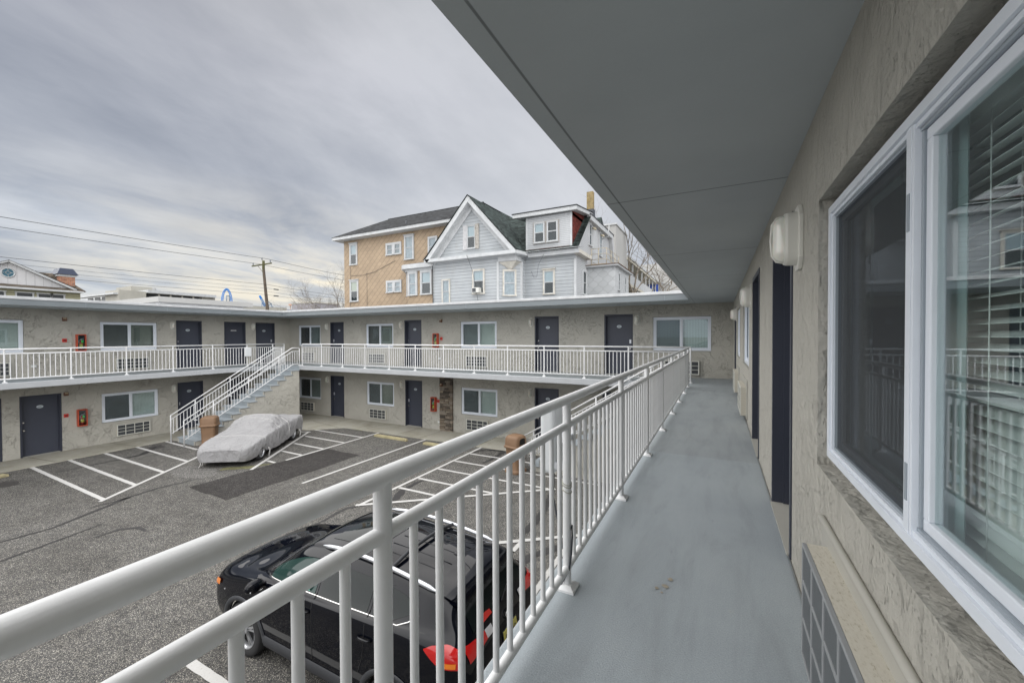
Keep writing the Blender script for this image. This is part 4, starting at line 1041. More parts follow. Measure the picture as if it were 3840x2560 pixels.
# white equipment boxes on railing posts
t = thing('equipment_box', 'white box on a post of the far left railing, above the stairs', 'utility box', (LX+.02,11.38,0), 0, 'white boxes on railing posts')
g = MB(); g.box(.03,.10,-.15,.15,.50,.93); bevel(g.build('housing', M['eqwhite'], t),.02,3)
g = MB(); g.path([(.05,.0,.50),(.06,.03,.3),(.03,.03,.05),(.17,.05,-.2)],.008,6); g.build('cable', M['cablew'], t)
t = thing('equipment_box', 'tall white box hanging outside the near railing behind a post', 'utility box', (RX,2.16,0), 0, 'white boxes on railing posts')
g = MB(); g.box(-.22,-.12,.12,.36,.58,1.0); bevel(g.build('housing', M['eqwhite'], t),.03,4)
g = MB(); g.box(-.12,-.03,.12,.16,.62,.66); g.box(-.12,-.03,.12,.16,.82,.86); g.box(-.05,.0,.0,.14,.82,.85); g.build('bracket', M['silver'], t)
g = MB(); g.path([(-.14,.16,.58),(-.13,.12,.45),(-.07,.06,.30),(-.03,.0,.22),(.031,-.0,.36),(.033,-.005,.30),(.029,-.012,.20),(.02,-.022,.12),(-.03,-.03,.02),(-.1,-.02,-.2)],.0055,6); g.build('cable', M['cable'], t)
g = MB()
for zz in (.60,.585,.555):
    g.path([(.0265*math.cos(a*math.pi/8),.0265*math.sin(a*math.pi/8),zz+.012*math.sin(a*math.pi/8+zz*9)) for a in range(17)],.0025,5)
g.path([(-.026,.0,.6),(-.045,-.02,.55),(-.03,-.03,.50),(-.045,-.02,.42)],.0022,5); g.build('cable_tie', M['cablew'], t)

for k_,(x_,y_,r_) in enumerate(((-.27,2.42,.018),(-.25,2.50,.016),(-.31,2.38,.012),(-.28,2.35,.008))):
    g = MB(); rr_ = random.Random(k_); g.add([(x_+r_*math.cos(a*.6283)*rr_.uniform(.5,1.3), y_+r_*math.sin(a*.6283)*rr_.uniform(.6,1.4), .0035) for a in range(10)], [list(range(10))]); struct(g.build('floor_stain', M['stain'], fix=False))
# ------------------------------------------------------------------ wheel stops and bins
def wheelstop(label, cx_, cy_, rz):
    t = thing('wheel_stop', label, 'wheel stop', (cx_,cy_,ZG), rz, 'yellow concrete wheel stops')
    L = .93; sec = [(-.075,0),(.075,0),(.07,.06),(.045,.11),(-.045,.11),(-.07,.06)]
    g = MB(); rows = []
    for x,k in ((-L,.62),(-L+.10,1),(L-.10,1),(L,.62)): rows.append([(x,y*(1 if k==1 else .9),z*k) for y,z in sec])
    g.grid(rows, closed=True, smooth=False); n_ = len(g.v); g.f.append([0,1,2,3,4,5]); g.m.append(0); g.sm.append(False); g.f.append([n_-6+i for i in range(6)][::-1]); g.m.append(0); g.sm.append(False)
    bevel(g.build('block', M['wheelstop'], t),.01,2)
    g = MB()
    for x in (-.65,.65): g.tube((x,0,.108),(x,0,.114),.012,seg=8)
    g.build('anchor_pin', M['tar'], t); return t
wheelstop('yellow wheel stop in front of the back sidewalk, left of the white stripe', -12.38, 12.80, R(-1))
wheelstop('yellow wheel stop right of the white stripe, half hidden by the near rail', -9.62, 12.72, R(-1))
wheelstop('yellow wheel stop at the left edge by the left wing', -19.80, 3.05, R(90))
wheelstop('pale wheel stop seen between the near balusters, close to the right wing', -2.05, 8.35, R(96))
def trash_bin(label, loc, rz, s=1.):
    t = thing('trash_bin', label, 'trash bin', loc, rz, 'tan plastic trash bins')
    def rsq(w, z, r=.3, n=5):
        o = []; rr = w*r
        for cxx, cyy, a0 in ((w-rr,w-rr,0),(-w+rr,w-rr,90),(-w+rr,-w+rr,180),(w-rr,-w+rr,270)):
            for i in range(n+1): a = R(a0+90*i/n); o.append((cxx+rr*math.cos(a), cyy+rr*math.sin(a), z))
        return o
    g = MB(); g.grid([rsq(.285*s,0,.45), rsq(.29*s,.03,.45), rsq(.275*s,.085,.45), rsq(.225*s,.10,.4), rsq(.235*s,.50,.4), rsq(.25*s,.79,.35)], closed=True, smooth=True); bevel(g.build('body', M['bin'], t),.004,1)
    g = MB(); g.grid([rsq(.255*s,.77,.35),rsq(.295*s,.79,.35), rsq(.300*s,.83,.35), rsq(.272*s,.85,.35), rsq(.270*s,.87,.35), rsq(.262*s,1.08,.4), rsq(.245*s,1.13,.5), rsq(.20*s,1.165,.6), rsq(.10*s,1.18,.8), rsq(.01*s,1.182,1)], closed=True); g.build('lid', M['bin'], t)
    g = MB(); a = .13*s
    pts = [(-a,0,.90),(a,0,.90),(a,0,1.03),(a*.85,0,1.075),(a*.5,0,1.095),(-a*.5,0,1.095),(-a*.85,0,1.075),(-a,0,1.03)]
    g.prism([(x,-.262*s,z) for x,_,z in pts],(0,-.016*s,0)); g.build('opening', M['bindark'], t)
    g = MB(); g.path([(x*1.06,-.276*s,(z-.99)*1.06+.99) for x,_,z in pts+pts[:1]],.008,6); g.build('opening_rim', M['bin'], t)
    return t
trash_bin('tan trash bin behind the nose of the covered car, at the stair foot', (-18.15,8.80,ZG), R(-44), 1.02)
trash_bin('tan trash bin in the middle of the lot, seen above the near middle rail', (-5.78,11.48,ZG), R(76))

# ------------------------------------------------------------------ vehicles
def hermite(xs, ys, x):
    n = len(xs)
    if x <= xs[0]: return ys[0]
    if x >= xs[-1]: return ys[-1]
    i = max(k for k in range(n-1) if xs[k] <= x)
    def m(k):
        if k == 0: return (ys[1]-ys[0])/(xs[1]-xs[0])
        if k == n-1: return (ys[-1]-ys[-2])/(xs[-1]-xs[-2])
        a = (ys[k]-ys[k-1])/(xs[k]-xs[k-1]); b = (ys[k+1]-ys[k])/(xs[k+1]-xs[k])
        return 0 if a*b <= 0 else 2*a*b/(a+b)
    h = xs[i+1]-xs[i]; t = (x-xs[i])/h
    return (2*t**3-3*t*t+1)*ys[i] + (t**3-2*t*t+t)*h*m(i) + (-2*t**3+3*t*t)*ys[i+1] + (t**3-t*t)*h*m(i+1)
class Shell:
    """car body lofted from half sections; x from nose (0) to tail"""
    def __init__(s, ctrl, zb=None, per=6, disp=None):
        s.xs = [c[0] for c in ctrl]; s.n = len(ctrl[0][1]); s.c = ctrl; s.zb = zb; s.per = per; s.disp = disp
    def sect(s, x):
        P = [(hermite(s.xs,[c[1][j][0] for c in s.c],x), hermite(s.xs,[c[1][j][1] for c in s.c],x)) for j in range(s.n)]
        o = []; Q = [P[0]]+P+[(-P[-2][0],P[-2][1])]
        for j in range(s.n-1):
            p0,p1,p2,p3 = Q[j],Q[j+1],Q[j+2],Q[j+3]
            for k in range(s.per):
                t = k/s.per
                o.append(tuple(.5*((2*p1[a])+(-p0[a]+p2[a])*t+(2*p0[a]-5*p1[a]+4*p2[a]-p3[a])*t*t+(-p0[a]+3*p1[a]-3*p2[a]+p3[a])*t**3) for a in (0,1)))
        o.append(P[-1])
        if s.zb:
            zb = s.zb(x); o = [(y, max(z, zb)) if i < s.per*2+2 else (y,z) for i,(y,z) in enumerate(o)]
        return o
    def side_y(s, x, z):
        o = s.sect(x)
        for i in range(len(o)-1):
            if o[i][1] <= z <= o[i+1][1] and o[i+1][1] > o[i][1]:
                t = (z-o[i][1])/(o[i+1][1]-o[i][1]); return o[i][0]+(o[i+1][0]-o[i][0])*t
        return o[-1][0]
    def top_z(s, x, y):
        o = s.sect(x)[::-1]; y = abs(y)
        for i in range(len(o)-1):
            if o[i][0] <= y <= o[i+1][0] and o[i+1][0] > o[i][0]:
                t = (y-o[i][0])/(o[i+1][0]-o[i][0]); return o[i][1]+(o[i+1][1]-o[i][1])*t
        return o[-1][1]
    def mesh(s, n=150):
        rows = []; x0, x1 = s.xs[0], s.xs[-1]
        for i in range(n+1):
            x = x0+(x1-x0)*i/n; h = s.sect(x); full = [(y,z) for y,z in h]+[(-y,z) for y,z in h[:-1][::-1]]
            row = [Vector((x,y,z)) for y,z in full]
            if s.disp: row = [s.disp(v) for v in row]
            rows.append(row)
        g = MB(); g.grid(rows)
        for r in (rows[0], rows[-1]):
            k = len(g.v); g.v += [tuple(v) for v in r]; g.f.append(list(range(k,k+len(r)))); g.m.append(0); g.sm.append(False)
        return g
def wheel(parent, x, y, r, w_, side, old=False):
    g = MB(); rows = []
    for yy, rr in ((-w_/2,r*.72),(-w_/2,r*.93),(-w_/2+.02,r),(w_/2-.02,r),(w_/2,r*.93),(w_/2,r*.72),(w_/2-.03,r*.66)):
        rows.append([(rr*math.cos(a*math.pi/16), yy*side, rr*math.sin(a*math.pi/16)) for a in range(32)])
    g.grid(rows, closed=True); t = g.build('wheel', M['tyre'], parent); t.location = (x,y,r)
    g = MB(); rr = r*.70
    rows = [[(q*math.cos(a*math.pi/16), yy*side, q*math.sin(a*math.pi/16)) for a in range(32)] for q,yy in ((rr,w_/2-.002),(rr*.96,w_/2-.004),(rr*.9,w_/2-.03),(rr*.88,w_/2-.07))]
    g.grid(rows, closed=True)
    for k in range(5):
        a = k*2*math.pi/5+.3
        for da in ((-.13,.13) if not old else (-.25,.25)):
            d = Vector((math.cos(a+da),0,math.sin(a+da))); d0 = Vector((math.cos(a),0,math.sin(a)))
            c = (d*rr*.93+d0*.03)/2; c.y = (w_/2-.035)*side
            q = (d*rr*.93-d0*.03); g.obox(c, q, Vector((0,.02,0)), q.cross(Vector((0,1,0))).normalized()*.028)
    g.tube((0,(w_/2-.05)*side,0),(0,(w_/2-.012)*side,0),.05,seg=14)
    g.build('rim', M['alloy'], t)
    g = MB(); g.tube((0,(w_/2-.09)*side,0),(0,(w_/2-.075)*side,0),rr*.95,seg=24); g.build('brake_shadow', M['tyre'], t)
    return t
# --- black sport utility car, local x from nose to tail, turned so the nose points to -X
FW, RW, WR = .96, 3.62, .355
def zbot(x):
    z = .26
    for xw in (FW, RW):
        q = .43**2-(x-xw)**2
        if q > 0: z = max(z, .34+math.sqrt(q)*.98)
    return z
ctl = [(0.0,[(.46,.34),(.56,.48),(.58,.66),(.52,.76),(.40,.80),(.22,.82),(0,.83)]),
 (.10,[(.68,.27),(.78,.48),(.78,.74),(.68,.86),(.52,.91),(.28,.935),(0,.94)]),
 (.30,[(.80,.25),(.88,.50),(.87,.83),(.77,.96),(.60,1.01),(.32,1.035),(0,1.045)]),
 (.70,[(.86,.25),(.915,.55),(.90,.92),(.79,1.03),(.62,1.07),(.34,1.10),(0,1.11)]),
 (1.22,[(.88,.26),(.92,.56),(.91,1.03),(.80,1.12),(.66,1.15),(.36,1.18),(0,1.19)]),
 (1.55,[(.88,.26),(.92,.56),(.915,1.07),(.82,1.17),(.69,1.33),(.38,1.38),(0,1.40)]),
 (2.0,[(.88,.26),(.92,.56),(.92,1.10),(.83,1.20),(.63,1.57),(.42,1.64),(0,1.66)]),
 (2.6,[(.88,.26),(.92,.56),(.92,1.12),(.83,1.24),(.64,1.62),(.42,1.685),(0,1.70)]),
 (3.3,[(.88,.27),(.92,.57),(.92,1.15),(.82,1.28),(.63,1.60),(.41,1.67),(0,1.69)]),
 (3.9,[(.87,.29),(.92,.60),(.915,1.18),(.79,1.32),(.61,1.56),(.40,1.63),(0,1.65)]),
 (4.16,[(.85,.32),(.905,.62),(.90,1.17),(.77,1.32),(.61,1.49),(.38,1.55),(0,1.57)]),
 (4.32,[(.83,.35),(.89,.62),(.88,1.14),(.76,1.28),(.61,1.38),(.38,1.43),(0,1.45)]),
 (4.45,[(.80,.37),(.86,.60),(.84,1.10),(.74,1.20),(.60,1.24),(.36,1.27),(0,1.28)]),
 (4.53,[(.75,.39),(.81,.60),(.79,.99),(.70,1.08),(.56,1.11),(.30,1.13),(0,1.135)]),
 (4.57,[(.70,.41),(.76,.58),(.74,.80),(.66,.87),(.52,.89),(.28,.90),(0,.905)]),
 (4.59,[(.66,.43),(.70,.56),(.69,.66),(.61,.69),(.48,.70),(.26,.70),(0,.70)])]
sh = Shell(ctl, zbot)
suv = thing('parked_car', 'glossy black sport utility car parked below the near railing', 'car', (-6.69,4.06,ZG), 0)
def rear_x(y, z):
    lo, hi = 4.2, 4.59
    for _ in range(24):
        m_ = (lo+hi)/2
        if sh.top_z(m_, abs(y)) > z: lo = m_
        else: hi = m_
    return lo
sh.mesh(183).build('body', M['carpaint'], suv)
def patch(fn, nu, nv, mat, name, parent, smooth=True):
    g = MB(); g.grid([[fn(i/nu,j/nv) for j in range(nv+1)] for i in range(nu+1)], smooth=smooth)
    return g.build(name, mat, parent, fix=False)
def sidepatch(xa, xb, zlo, zhi, sgn, off=.004):
    def fn(u,v):
        x = xa+(xb-xa)*u; z = zlo(x)+(zhi(x)-zlo(x))*v
        return (x, sgn*(sh.side_y(x,z)+off), z)
    return fn
belt = lambda x: 1.165+.11*(x-1.3)/2.4
def roofline(x): return hermite([1.32,1.7,2.05,2.6,3.2,3.6,3.95],[1.18,1.40,1.51,1.555,1.54,1.50,1.38],x)
for sg in (-1,1):
    for xa,xb,nm,mt,lab in ((1.42,2.33,'side_window','carglassteal','teal tinted front door window'),(2.41,3.20,'side_window','carglass',None),(3.27,3.86,'quarter_window','carglass',None)):
        lo = belt if xa < 3.2 else (lambda x: belt(x)+max(0,(x-3.55))*.38)
        o = patch(sidepatch(xa,xb,lo,roofline,sg), 26, 8, M[mt], nm, suv)
        if lab: o['label'] = lab
    g = MB(); g.path([(x,sg*(sh.side_y(x,belt(x))+.006),belt(x)-.012) for x in [1.35+.1*i for i in range(24)]]+[(3.78,sg*(sh.side_y(3.78,1.31)+.006),1.31),(3.88,sg*(sh.side_y(3.86,1.38)+.006),1.38)],.010,6); g.build('chrome_strip', M['chrome'], suv)
    # cladding over arches and sill
    for xw in (FW,RW):
        rows = []
        for i in range(33):
            a = math.pi*i/32; row = []
            for rr_,of in ((.415,-.03),(.425,.014),(.475,.016),(.485,.004)):
                x = xw-math.cos(a)*rr_; z = max(.27,.34+math.sin(a)*rr_*.98); row.append((x, sg*(sh.side_y(min(max(x,.05),4.5),max(z,zbot(x)+.005))+of), z))
            rows.append(row)
        g = MB(); g.grid(rows); g.build('wheel_arch', M['carplastic'], suv, fix=False)
        wheel(suv, xw, sg*.80, WR, .225, sg)
        g = MB(); g.grid([[(xw-math.cos(math.pi*i/20)*.425, sg*yy, .30+math.sin(math.pi*i/20)*.44) for yy in (.50,.86)] for i in range(21)]); g.quad((xw-.43,sg*.50,.2),(xw+.43,sg*.50,.2),(xw+.43,sg*.50,.78),(xw-.43,sg*.50,.78)); g.build('wheel_well', M['tyre'], suv, fix=False)
    xs_ = [FW+.44+i*(RW-FW-.88)/20 for i in range(21)]
    g = MB(); g.grid([[(x,sg*(sh.side_y(x,z)+of),z) for z,of in ((.27,.0),(.30,.022),(.42,.024),(.45,.004))] for x in xs_]); g.build('sill_cladding', M['carplastic'], suv, fix=False)
    # roof rail
    def rz_(x): return sh.top_z(x,.60)
    pts = [(x,sg*.605, rz_(x)+.035+.02*math.sin(math.pi*(x-2.2)/1.8)) for x in [2.2+.1*i for i in range(19)]]
    g = MB(); rows = []
    for k,(x,y,z) in enumerate(pts):
        w2 = .018 if 0<k<18 else .006; hz = .02 if 0<k<18 else .008
        rows.append([(x,y-w2*1.3,z-hz),(x,y-w2,z+hz*.6),(x,y,z+hz),(x,y+w2,z+hz*.6),(x,y+w2*1.3,z-hz)])
    g.grid(rows, closed=True); g.build('roof_rail', M['silver'], suv)
    g = MB(); g.box(2.2,4.0,sg*.585,sg*.625,1.50,1.575); 
    # headlight and turn signal
    o = patch(lambda u,v: (.12+.40*u, sg*(sh.side_y(.12+.40*u,.80+.0*v+(.05+.10*v)*(1-.3*u))+.006), .74+.03*u+(.02+.11*v)*(1-.2*u)), 10, 5, M['clearlens'], 'headlight', suv)
    o = patch(lambda u,v: (.22+.16*u, sg*(sh.side_y(.22+.16*u,.75+.1*v)+.010), .80+.02*u+.07*v), 6, 4, M['amber'], 'turn_signal', suv)
    # tail light: side part and rear part
    def lo_(x): return hermite([4.06,4.16,4.28,4.46],[1.19,1.12,1.07,1.08],x)
    def hi_(x): return hermite([4.06,4.16,4.28,4.46],[1.20,1.245,1.26,1.20],x)
    tl = patch(sidepatch(4.06,4.46,lo_,hi_,sg,.012), 14, 6, M['taillens'], 'tail_light', suv)
    g = MB()
    g.grid([[(rear_x(y_,z_)+.012, sg*y_, z_) for z_ in [(1.10+.05*u_/6)+(.13-.06*u_/6)*j/4 for j in range(5)]] for u_,y_ in ((k_,.76-.36*k_/6) for k_ in range(7))]); o = g.build('tail_light', M['taillens'], suv, fix=False)
    patch(sidepatch(4.26,4.42,lambda x: lo_(x)+.015,lambda x: lo_(x)+.06,sg,.018), 4, 2, M['amber'], 'tail_amber', tl)
    g = MB(); g.grid([[(rear_x(y_,z_)+.014, sg*y_, z_) for z_ in [1.15+.075*j/3 for j in range(4)]] for y_ in (.44,.40,.36,.32)]); g.build('reverse_light', M['clearlens'], suv, fix=False)
    # mirror
    g = MB(); c = Vector((1.42,sg*1.03,1.15)); rows = []
    for k in range(9):
        a = math.pi*k/8; rr_ = math.sin(a); rows.append([c+Vector((-.07*math.cos(a)*1.0, .12*rr_*math.cos(q*math.pi/6), .085*rr_*math.sin(q*math.pi/6))) for q in range(12)])
    g.grid(rows, closed=True); g.tube((1.40,sg*.88,1.11),(1.42,sg*.98,1.13),.03,seg=8); mr = g.build('side_mirror', M['carpaint'], suv)
    g = MB(); g.path([(1.44+.03*math.sin(k), sg*(.93+.022*k), 1.085+.002*k*k*.3) for k in range(9)],.008,6); g.build('mirror_trim', M['chrome'], mr)
    # door handles and seams
    for xh in (2.26,3.27):
        y = sh.side_y(xh,1.04); g = MB(); g.path([(xh-.11,sg*(y+.0),1.035),(xh-.08,sg*(y+.03),1.04),(xh+.05,sg*(y+.032),1.045),(xh+.09,sg*(y+.004),1.045)],.014,8); g.build('door_handle', M['carpaint'], suv)
    g = MB()
    for seam in ([(1.30,.45),(1.26,.75),(1.30,1.0)],[(2.37,.42),(2.38,.8),(2.37,1.12),(2.36,1.45)],[(3.14,.62),(3.22,.85),(3.24,1.1),(3.24,1.40)]):
        zs2 = [seam[0][1]+(seam[-1][1]-seam[0][1])*i/14 for i in range(15)]
        pts = [(hermite([q[1] for q in seam],[q[0] for q in seam],zz), zz) for zz in zs2]
        g.path([(x,sg*(sh.side_y(x,zz)+.0005),zz) for x,zz in pts],.0045,5)
    g.path([(x,sg*(sh.side_y(x,1.54)+.001),1.535) for x in (2.2,2.6,3.0,3.4,3.8)],.004,5)
    g.build('door_seam', M['tyre'], suv)
pat = patch(lambda u,v: ((lambda x,y: (x,y,sh.top_z(x,y)+.006))(1.27+.70*u,(-1+2*v)*(.67-.09*u))), 14, 16, M['carglass'], 'windshield', suv)
patch(lambda u,v: ((lambda x,y: (x+.004,y,sh.top_z(x,y)+.006))(4.20+.24*u,(-1+2*v)*(.53+.05*u))), 8, 14, M['carglass'], 'rear_window', suv)
patch(lambda u,v: ((lambda x,y: (x,y,sh.top_z(x,y)+.004))(2.16+.75*u,(-1+2*v)*.42)), 10, 10, M['carglass'], 'sunroof', suv)
g = MB(); rows = []
for k in range(17):
    y = -.60+1.2*k/16; e = 1-.25*(abs(y)/.6)**3
    z = sh.top_z(3.95,y)
    rows.append([(3.93,y,z+.002),(4.10,y,z-.005),(4.16+.22*e,y,z-.045),(4.15+.22*e,y,z-.065),(4.05,y,z-.06)])
g.grid(rows); g.build('spoiler', M['carpaint'], suv)
g = MB(); 
for x in (2.65,3.35): 
    g.path([(x,-.60,sh.top_z(x,.6)+.05),(x,-.3,sh.top_z(x,.3)+.05),(x,0,sh.top_z(x,0)+.045),(x,.3,sh.top_z(x,.3)+.05),(x,.60,sh.top_z(x,.6)+.05)],.022,6)
g.build('cross_bar', M['carplastic'], suv)
g = MB()
for y in (-.36,-.2,0,.2,.36): g.path([(x,y,sh.top_z(x,y)+.001) for x in (3.0,3.3,3.6,3.9)],.006,5)
g.build('roof_crease', M['carpaint'], suv)
g = MB(); g.obox((3.86,0,1.655),(.13,0,0),(0,.05,0),(0,0,.035)); o = g.build('antenna', M['carpaint'], suv); bevel(o,.014,3)
g = MB(); g.path([(3.88,0,1.67),(4.08,0,1.79)],.004,5); g.build('antenna_mast', M['tyre'], o)
g = MB(); g.path([(4.465,-.02,1.28),(4.42,.18,1.335),(4.36,.40,1.385)],.010,6); g.build('rear_wiper', M['tyre'], suv)
# tail gate: plate, emblem ring, letters, stickers (their own flat pieces)
def tailframe(y, t):
    """a point and tangent frame on the tail, t=0 high .. 1 low"""
    x = 4.37+.17*t; z = sh.top_z(x,y); x2 = x+.01; z2 = sh.top_z(x2,y); dn = Vector((x2-x,0,z2-z)).normalized()
    nrm = Vector((-dn.z,0,dn.x)); nrm = nrm if nrm.x > 0 else -nrm
    return Vector((x,y,z)), dn, nrm
def text_mesh(body, size, name, mat, parent, origin, ex_, ey_, ez_, depth=.003):
    c = bpy.data.curves.new('t','FONT'); c.body = body; c.size = size; c.extrude = depth/2; c.align_x = 'CENTER'; c.align_y = 'CENTER'
    o = bpy.data.objects.new('t', c); col.objects.link(o); dg = bpy.context.evaluated_depsgraph_get(); me = bpy.data.meshes.new_from_object(o.evaluated_get(dg))
    bpy.data.objects.remove(o)
    me.materials.clear(); me.materials.append(mat)
    q = bpy.data.objects.new(name, me); col.objects.link(q); q.parent = parent
    mm = Matrix((ex_.to_4d(), ey_.to_4d(), ez_.to_4d(), Vector((*origin,1)))).transposed(); mm[3] = (0,0,0,1); q.matrix_local = mm
    return q
p0,dn,nr = tailframe(0,.62); ey_ = -dn; ex_ = Vector((0,1,0)); 
po = Vector((4.565,0,.95)); ndn = Vector((.2,0,-.98)).normalized(); nn = Vector((.98,0,.2)).normalized()
g = MB(); g.obox(po+nn*.012, ex_*.31, -ndn*.155, nn*.008); lp_ = g.build('licence_plate', M['plate'], suv); bevel(lp_,.003,1)
text_mesh('9   RBD', .078, 'plate_lettering', M['ink'], lp_, po+nn*.018, ex_, -ndn, nn)
g = MB(); g.obox(po+nn*.008, ex_*.33, -ndn*.175, nn*.006); g.build('plate_surround', M['carplastic'], lp_)
text_mesh('Garden State', .026, 'plate_lettering', M['ink'], lp_, po+nn*.018+ndn*.058, ex_, -ndn, nn)
eo = Vector((4.548,0,1.15)); 
g = MB(); g.path([eo+ex_*(.062*math.cos(a*math.pi/12))-ndn*(.043*math.sin(a*math.pi/12)) for a in range(25)],.006,6,caps=False)
g.path([eo+ex_*(.024*math.cos(a*math.pi/10))-ndn*(.040*math.sin(a*math.pi/10)) for a in range(21)],.005,6,caps=False)
g.path([eo+ex_*(.052*math.cos(a*math.pi/10))-ndn*(.016*math.sin(a*math.pi/10)-.018) for a in range(21)],.005,6,caps=False); g.build('tailgate_emblem', M['chrome'], suv)
text_mesh('RAV4', .07, 'tailgate_lettering', M['chrome'], suv, Vector((4.60,-.56,.74)), ex_, Vector((0,0,1)), Vector((1,0,0)))
g = MB(); g.obox((4.44,-.34,1.30),(.045,0,-.04),(0,.20,0),(.01,0,.006)); g.build('red_sticker', M['red'], suv)
g = MB(); g.obox((2.22,-.845,1.25),(.05,0,0),(0,.003,0),(0,0,.05)); g.build('green_sticker', plain('mint_sticker',(.20,.55,.42)), suv)

# --- classic car under a grey cover
def fold(v):
    x,y,z = v
    hem = max(0., .55-z)/.3
    q = Vector((x*1.9+y*.5, y*1.6, z*1.1)); q2 = Vector((x*4.6-z*1.5+y, y*2.4, z*2.0+x))
    crease = (1-2.2*abs(noise.noise(q2)))*.016 + (1-2.2*abs(noise.noise(q*2.3+Vector((5,1,2)))))*.018
    front = min(1, max(.25, (x-.9)/1.2))
    n1 = noise.noise(q)*.022 + crease*front*1.3 + noise.noise(q2*2.1)*.008
    # pleats running down the flanks
    pl_ = math.sin(x*13+noise.noise(Vector((x*2,0,z)))*4+z*5)*.018*min(1.5,hem)
    sag = -.035*max(0,noise.noise(Vector((x*3,y*2,3))))
    sgn = 1 if y > 0 else -1; side = min(1, abs(y)/.6)
    ridge = .02*math.exp(-((x-2.75+.5*z)/.05)**2)*side
    return Vector((x+ (0.012*noise.noise(Vector((y*6,z*6,x*2)))), y+sgn*side*(n1+pl_+ridge), z+(n1*.7+sag)*(1-.5*side)))
cc_ = [(0.0,[(.50,.20),(.60,.36),(.60,.50),(.52,.56),(.40,.58),(.2,.59),(0,.59)]),
 (.14,[(.72,.17),(.79,.36),(.77,.56),(.68,.63),(.5,.655),(.25,.665),(0,.67)]),
 (.5,[(.84,.19),(.90,.40),(.88,.64),(.78,.70),(.6,.725),(.3,.74),(0,.75)]),
 (.86,[(.90,.40),(.93,.50),(.90,.70),(.80,.76),(.6,.78),(.3,.79),(0,.80)]),
 (1.25,[(.91,.24),(.93,.45),(.91,.73),(.80,.79),(.62,.82),(.3,.83),(0,.84)]),
 (1.62,[(.90,.18),(.93,.42),(.91,.76),(.80,.83),(.66,.87),(.35,.90),(0,.91)]),
 (2.15,[(.90,.17),(.93,.42),(.92,.80),(.80,.92),(.62,1.14),(.36,1.21),(0,1.23)]),
 (2.6,[(.90,.20),(.93,.42),(.92,.82),(.79,.97),(.58,1.20),(.34,1.26),(0,1.28)]),
 (2.98,[(.90,.22),(.93,.42),(.92,.82),(.78,.97),(.54,1.15),(.32,1.20),(0,1.21)]),
 (3.30,[(.91,.26),(.93,.48),(.92,.82),(.78,.92),(.52,.99),(.3,1.0),(0,1.0)]),
 (3.72,[(.91,.42),(.94,.52),(.93,.86),(.79,.95),(.56,.93),(.3,.91),(0,.90)]),
 (4.2,[(.88,.26),(.92,.45),(.90,.84),(.78,.92),(.56,.92),(.3,.91),(0,.90)]),
 (4.5,[(.80,.24),(.85,.42),(.83,.80),(.74,.88),(.55,.90),(.28,.90),(0,.90)]),
 (4.62,[(.66,.26),(.70,.42),(.69,.70),(.6,.78),(.45,.80),(.25,.80),(0,.80)])]
ang = math.atan2(.83, -.558)   # direction nose -> tail in the ground plane
cov = thing('covered_car', 'low classic car under a loose light grey cloth cover, beside the stairs', 'car', (-14.64,7.40,ZG), ang)
cs = Shell(cc_, None, 9, fold)
co_ = cs.mesh(330).build('car_cover', M['cover'], cov)
for xw in (.86,3.55):
    for sg in (-1,1): wheel(cov, xw, sg*.78, .315, .20, sg, True)
g = MB(); g.box(.3,4.3,-.75,.75,.2,.4); g.build('underbody', M['tyre'], cov)
def seamline(x, a=0., b=1.):
    o = cs.sect(x); full = [(y,z) for y,z in o]+[(-y,z) for y,z in o[:-1][::-1]]; n_ = len(full)
    return [fold(Vector((x,y,z)))+Vector((0,0,.006)) for y,z in full[int(a*n_):int(b*n_)]]
g = MB()
for x,a,b in ((1.05,.12,.88),(2.14,.16,.84),(2.55,.18,.82)): g.path(seamline(x,a,b),.0045,5)
g.path(seamline(2.92,.03,.30),.012,6); g.path(seamline(2.92,.70,.97),.012,6)
g.build('cover_seam', M['seam'], cov)
for x,sg in ((1.22,-1),(4.0,-1),(.10,1),(1.22,1)):
    g = MB(); y = sg*.93 if x > .2 else .66
    g.path([(x,y,.34),(x+.03,y+sg*.03,.22),(x+.0,y+sg*.02,.10),(x-.06,y+sg*.05,.02)],.008,6); g.path([(x+.02,y,.34),(x+.08,y+sg*.03,.25),(x+.10,y+sg*.01,.12),(x+.05,y,.06)],.008,6); g.build('tie_cord', M['seam'], cov)

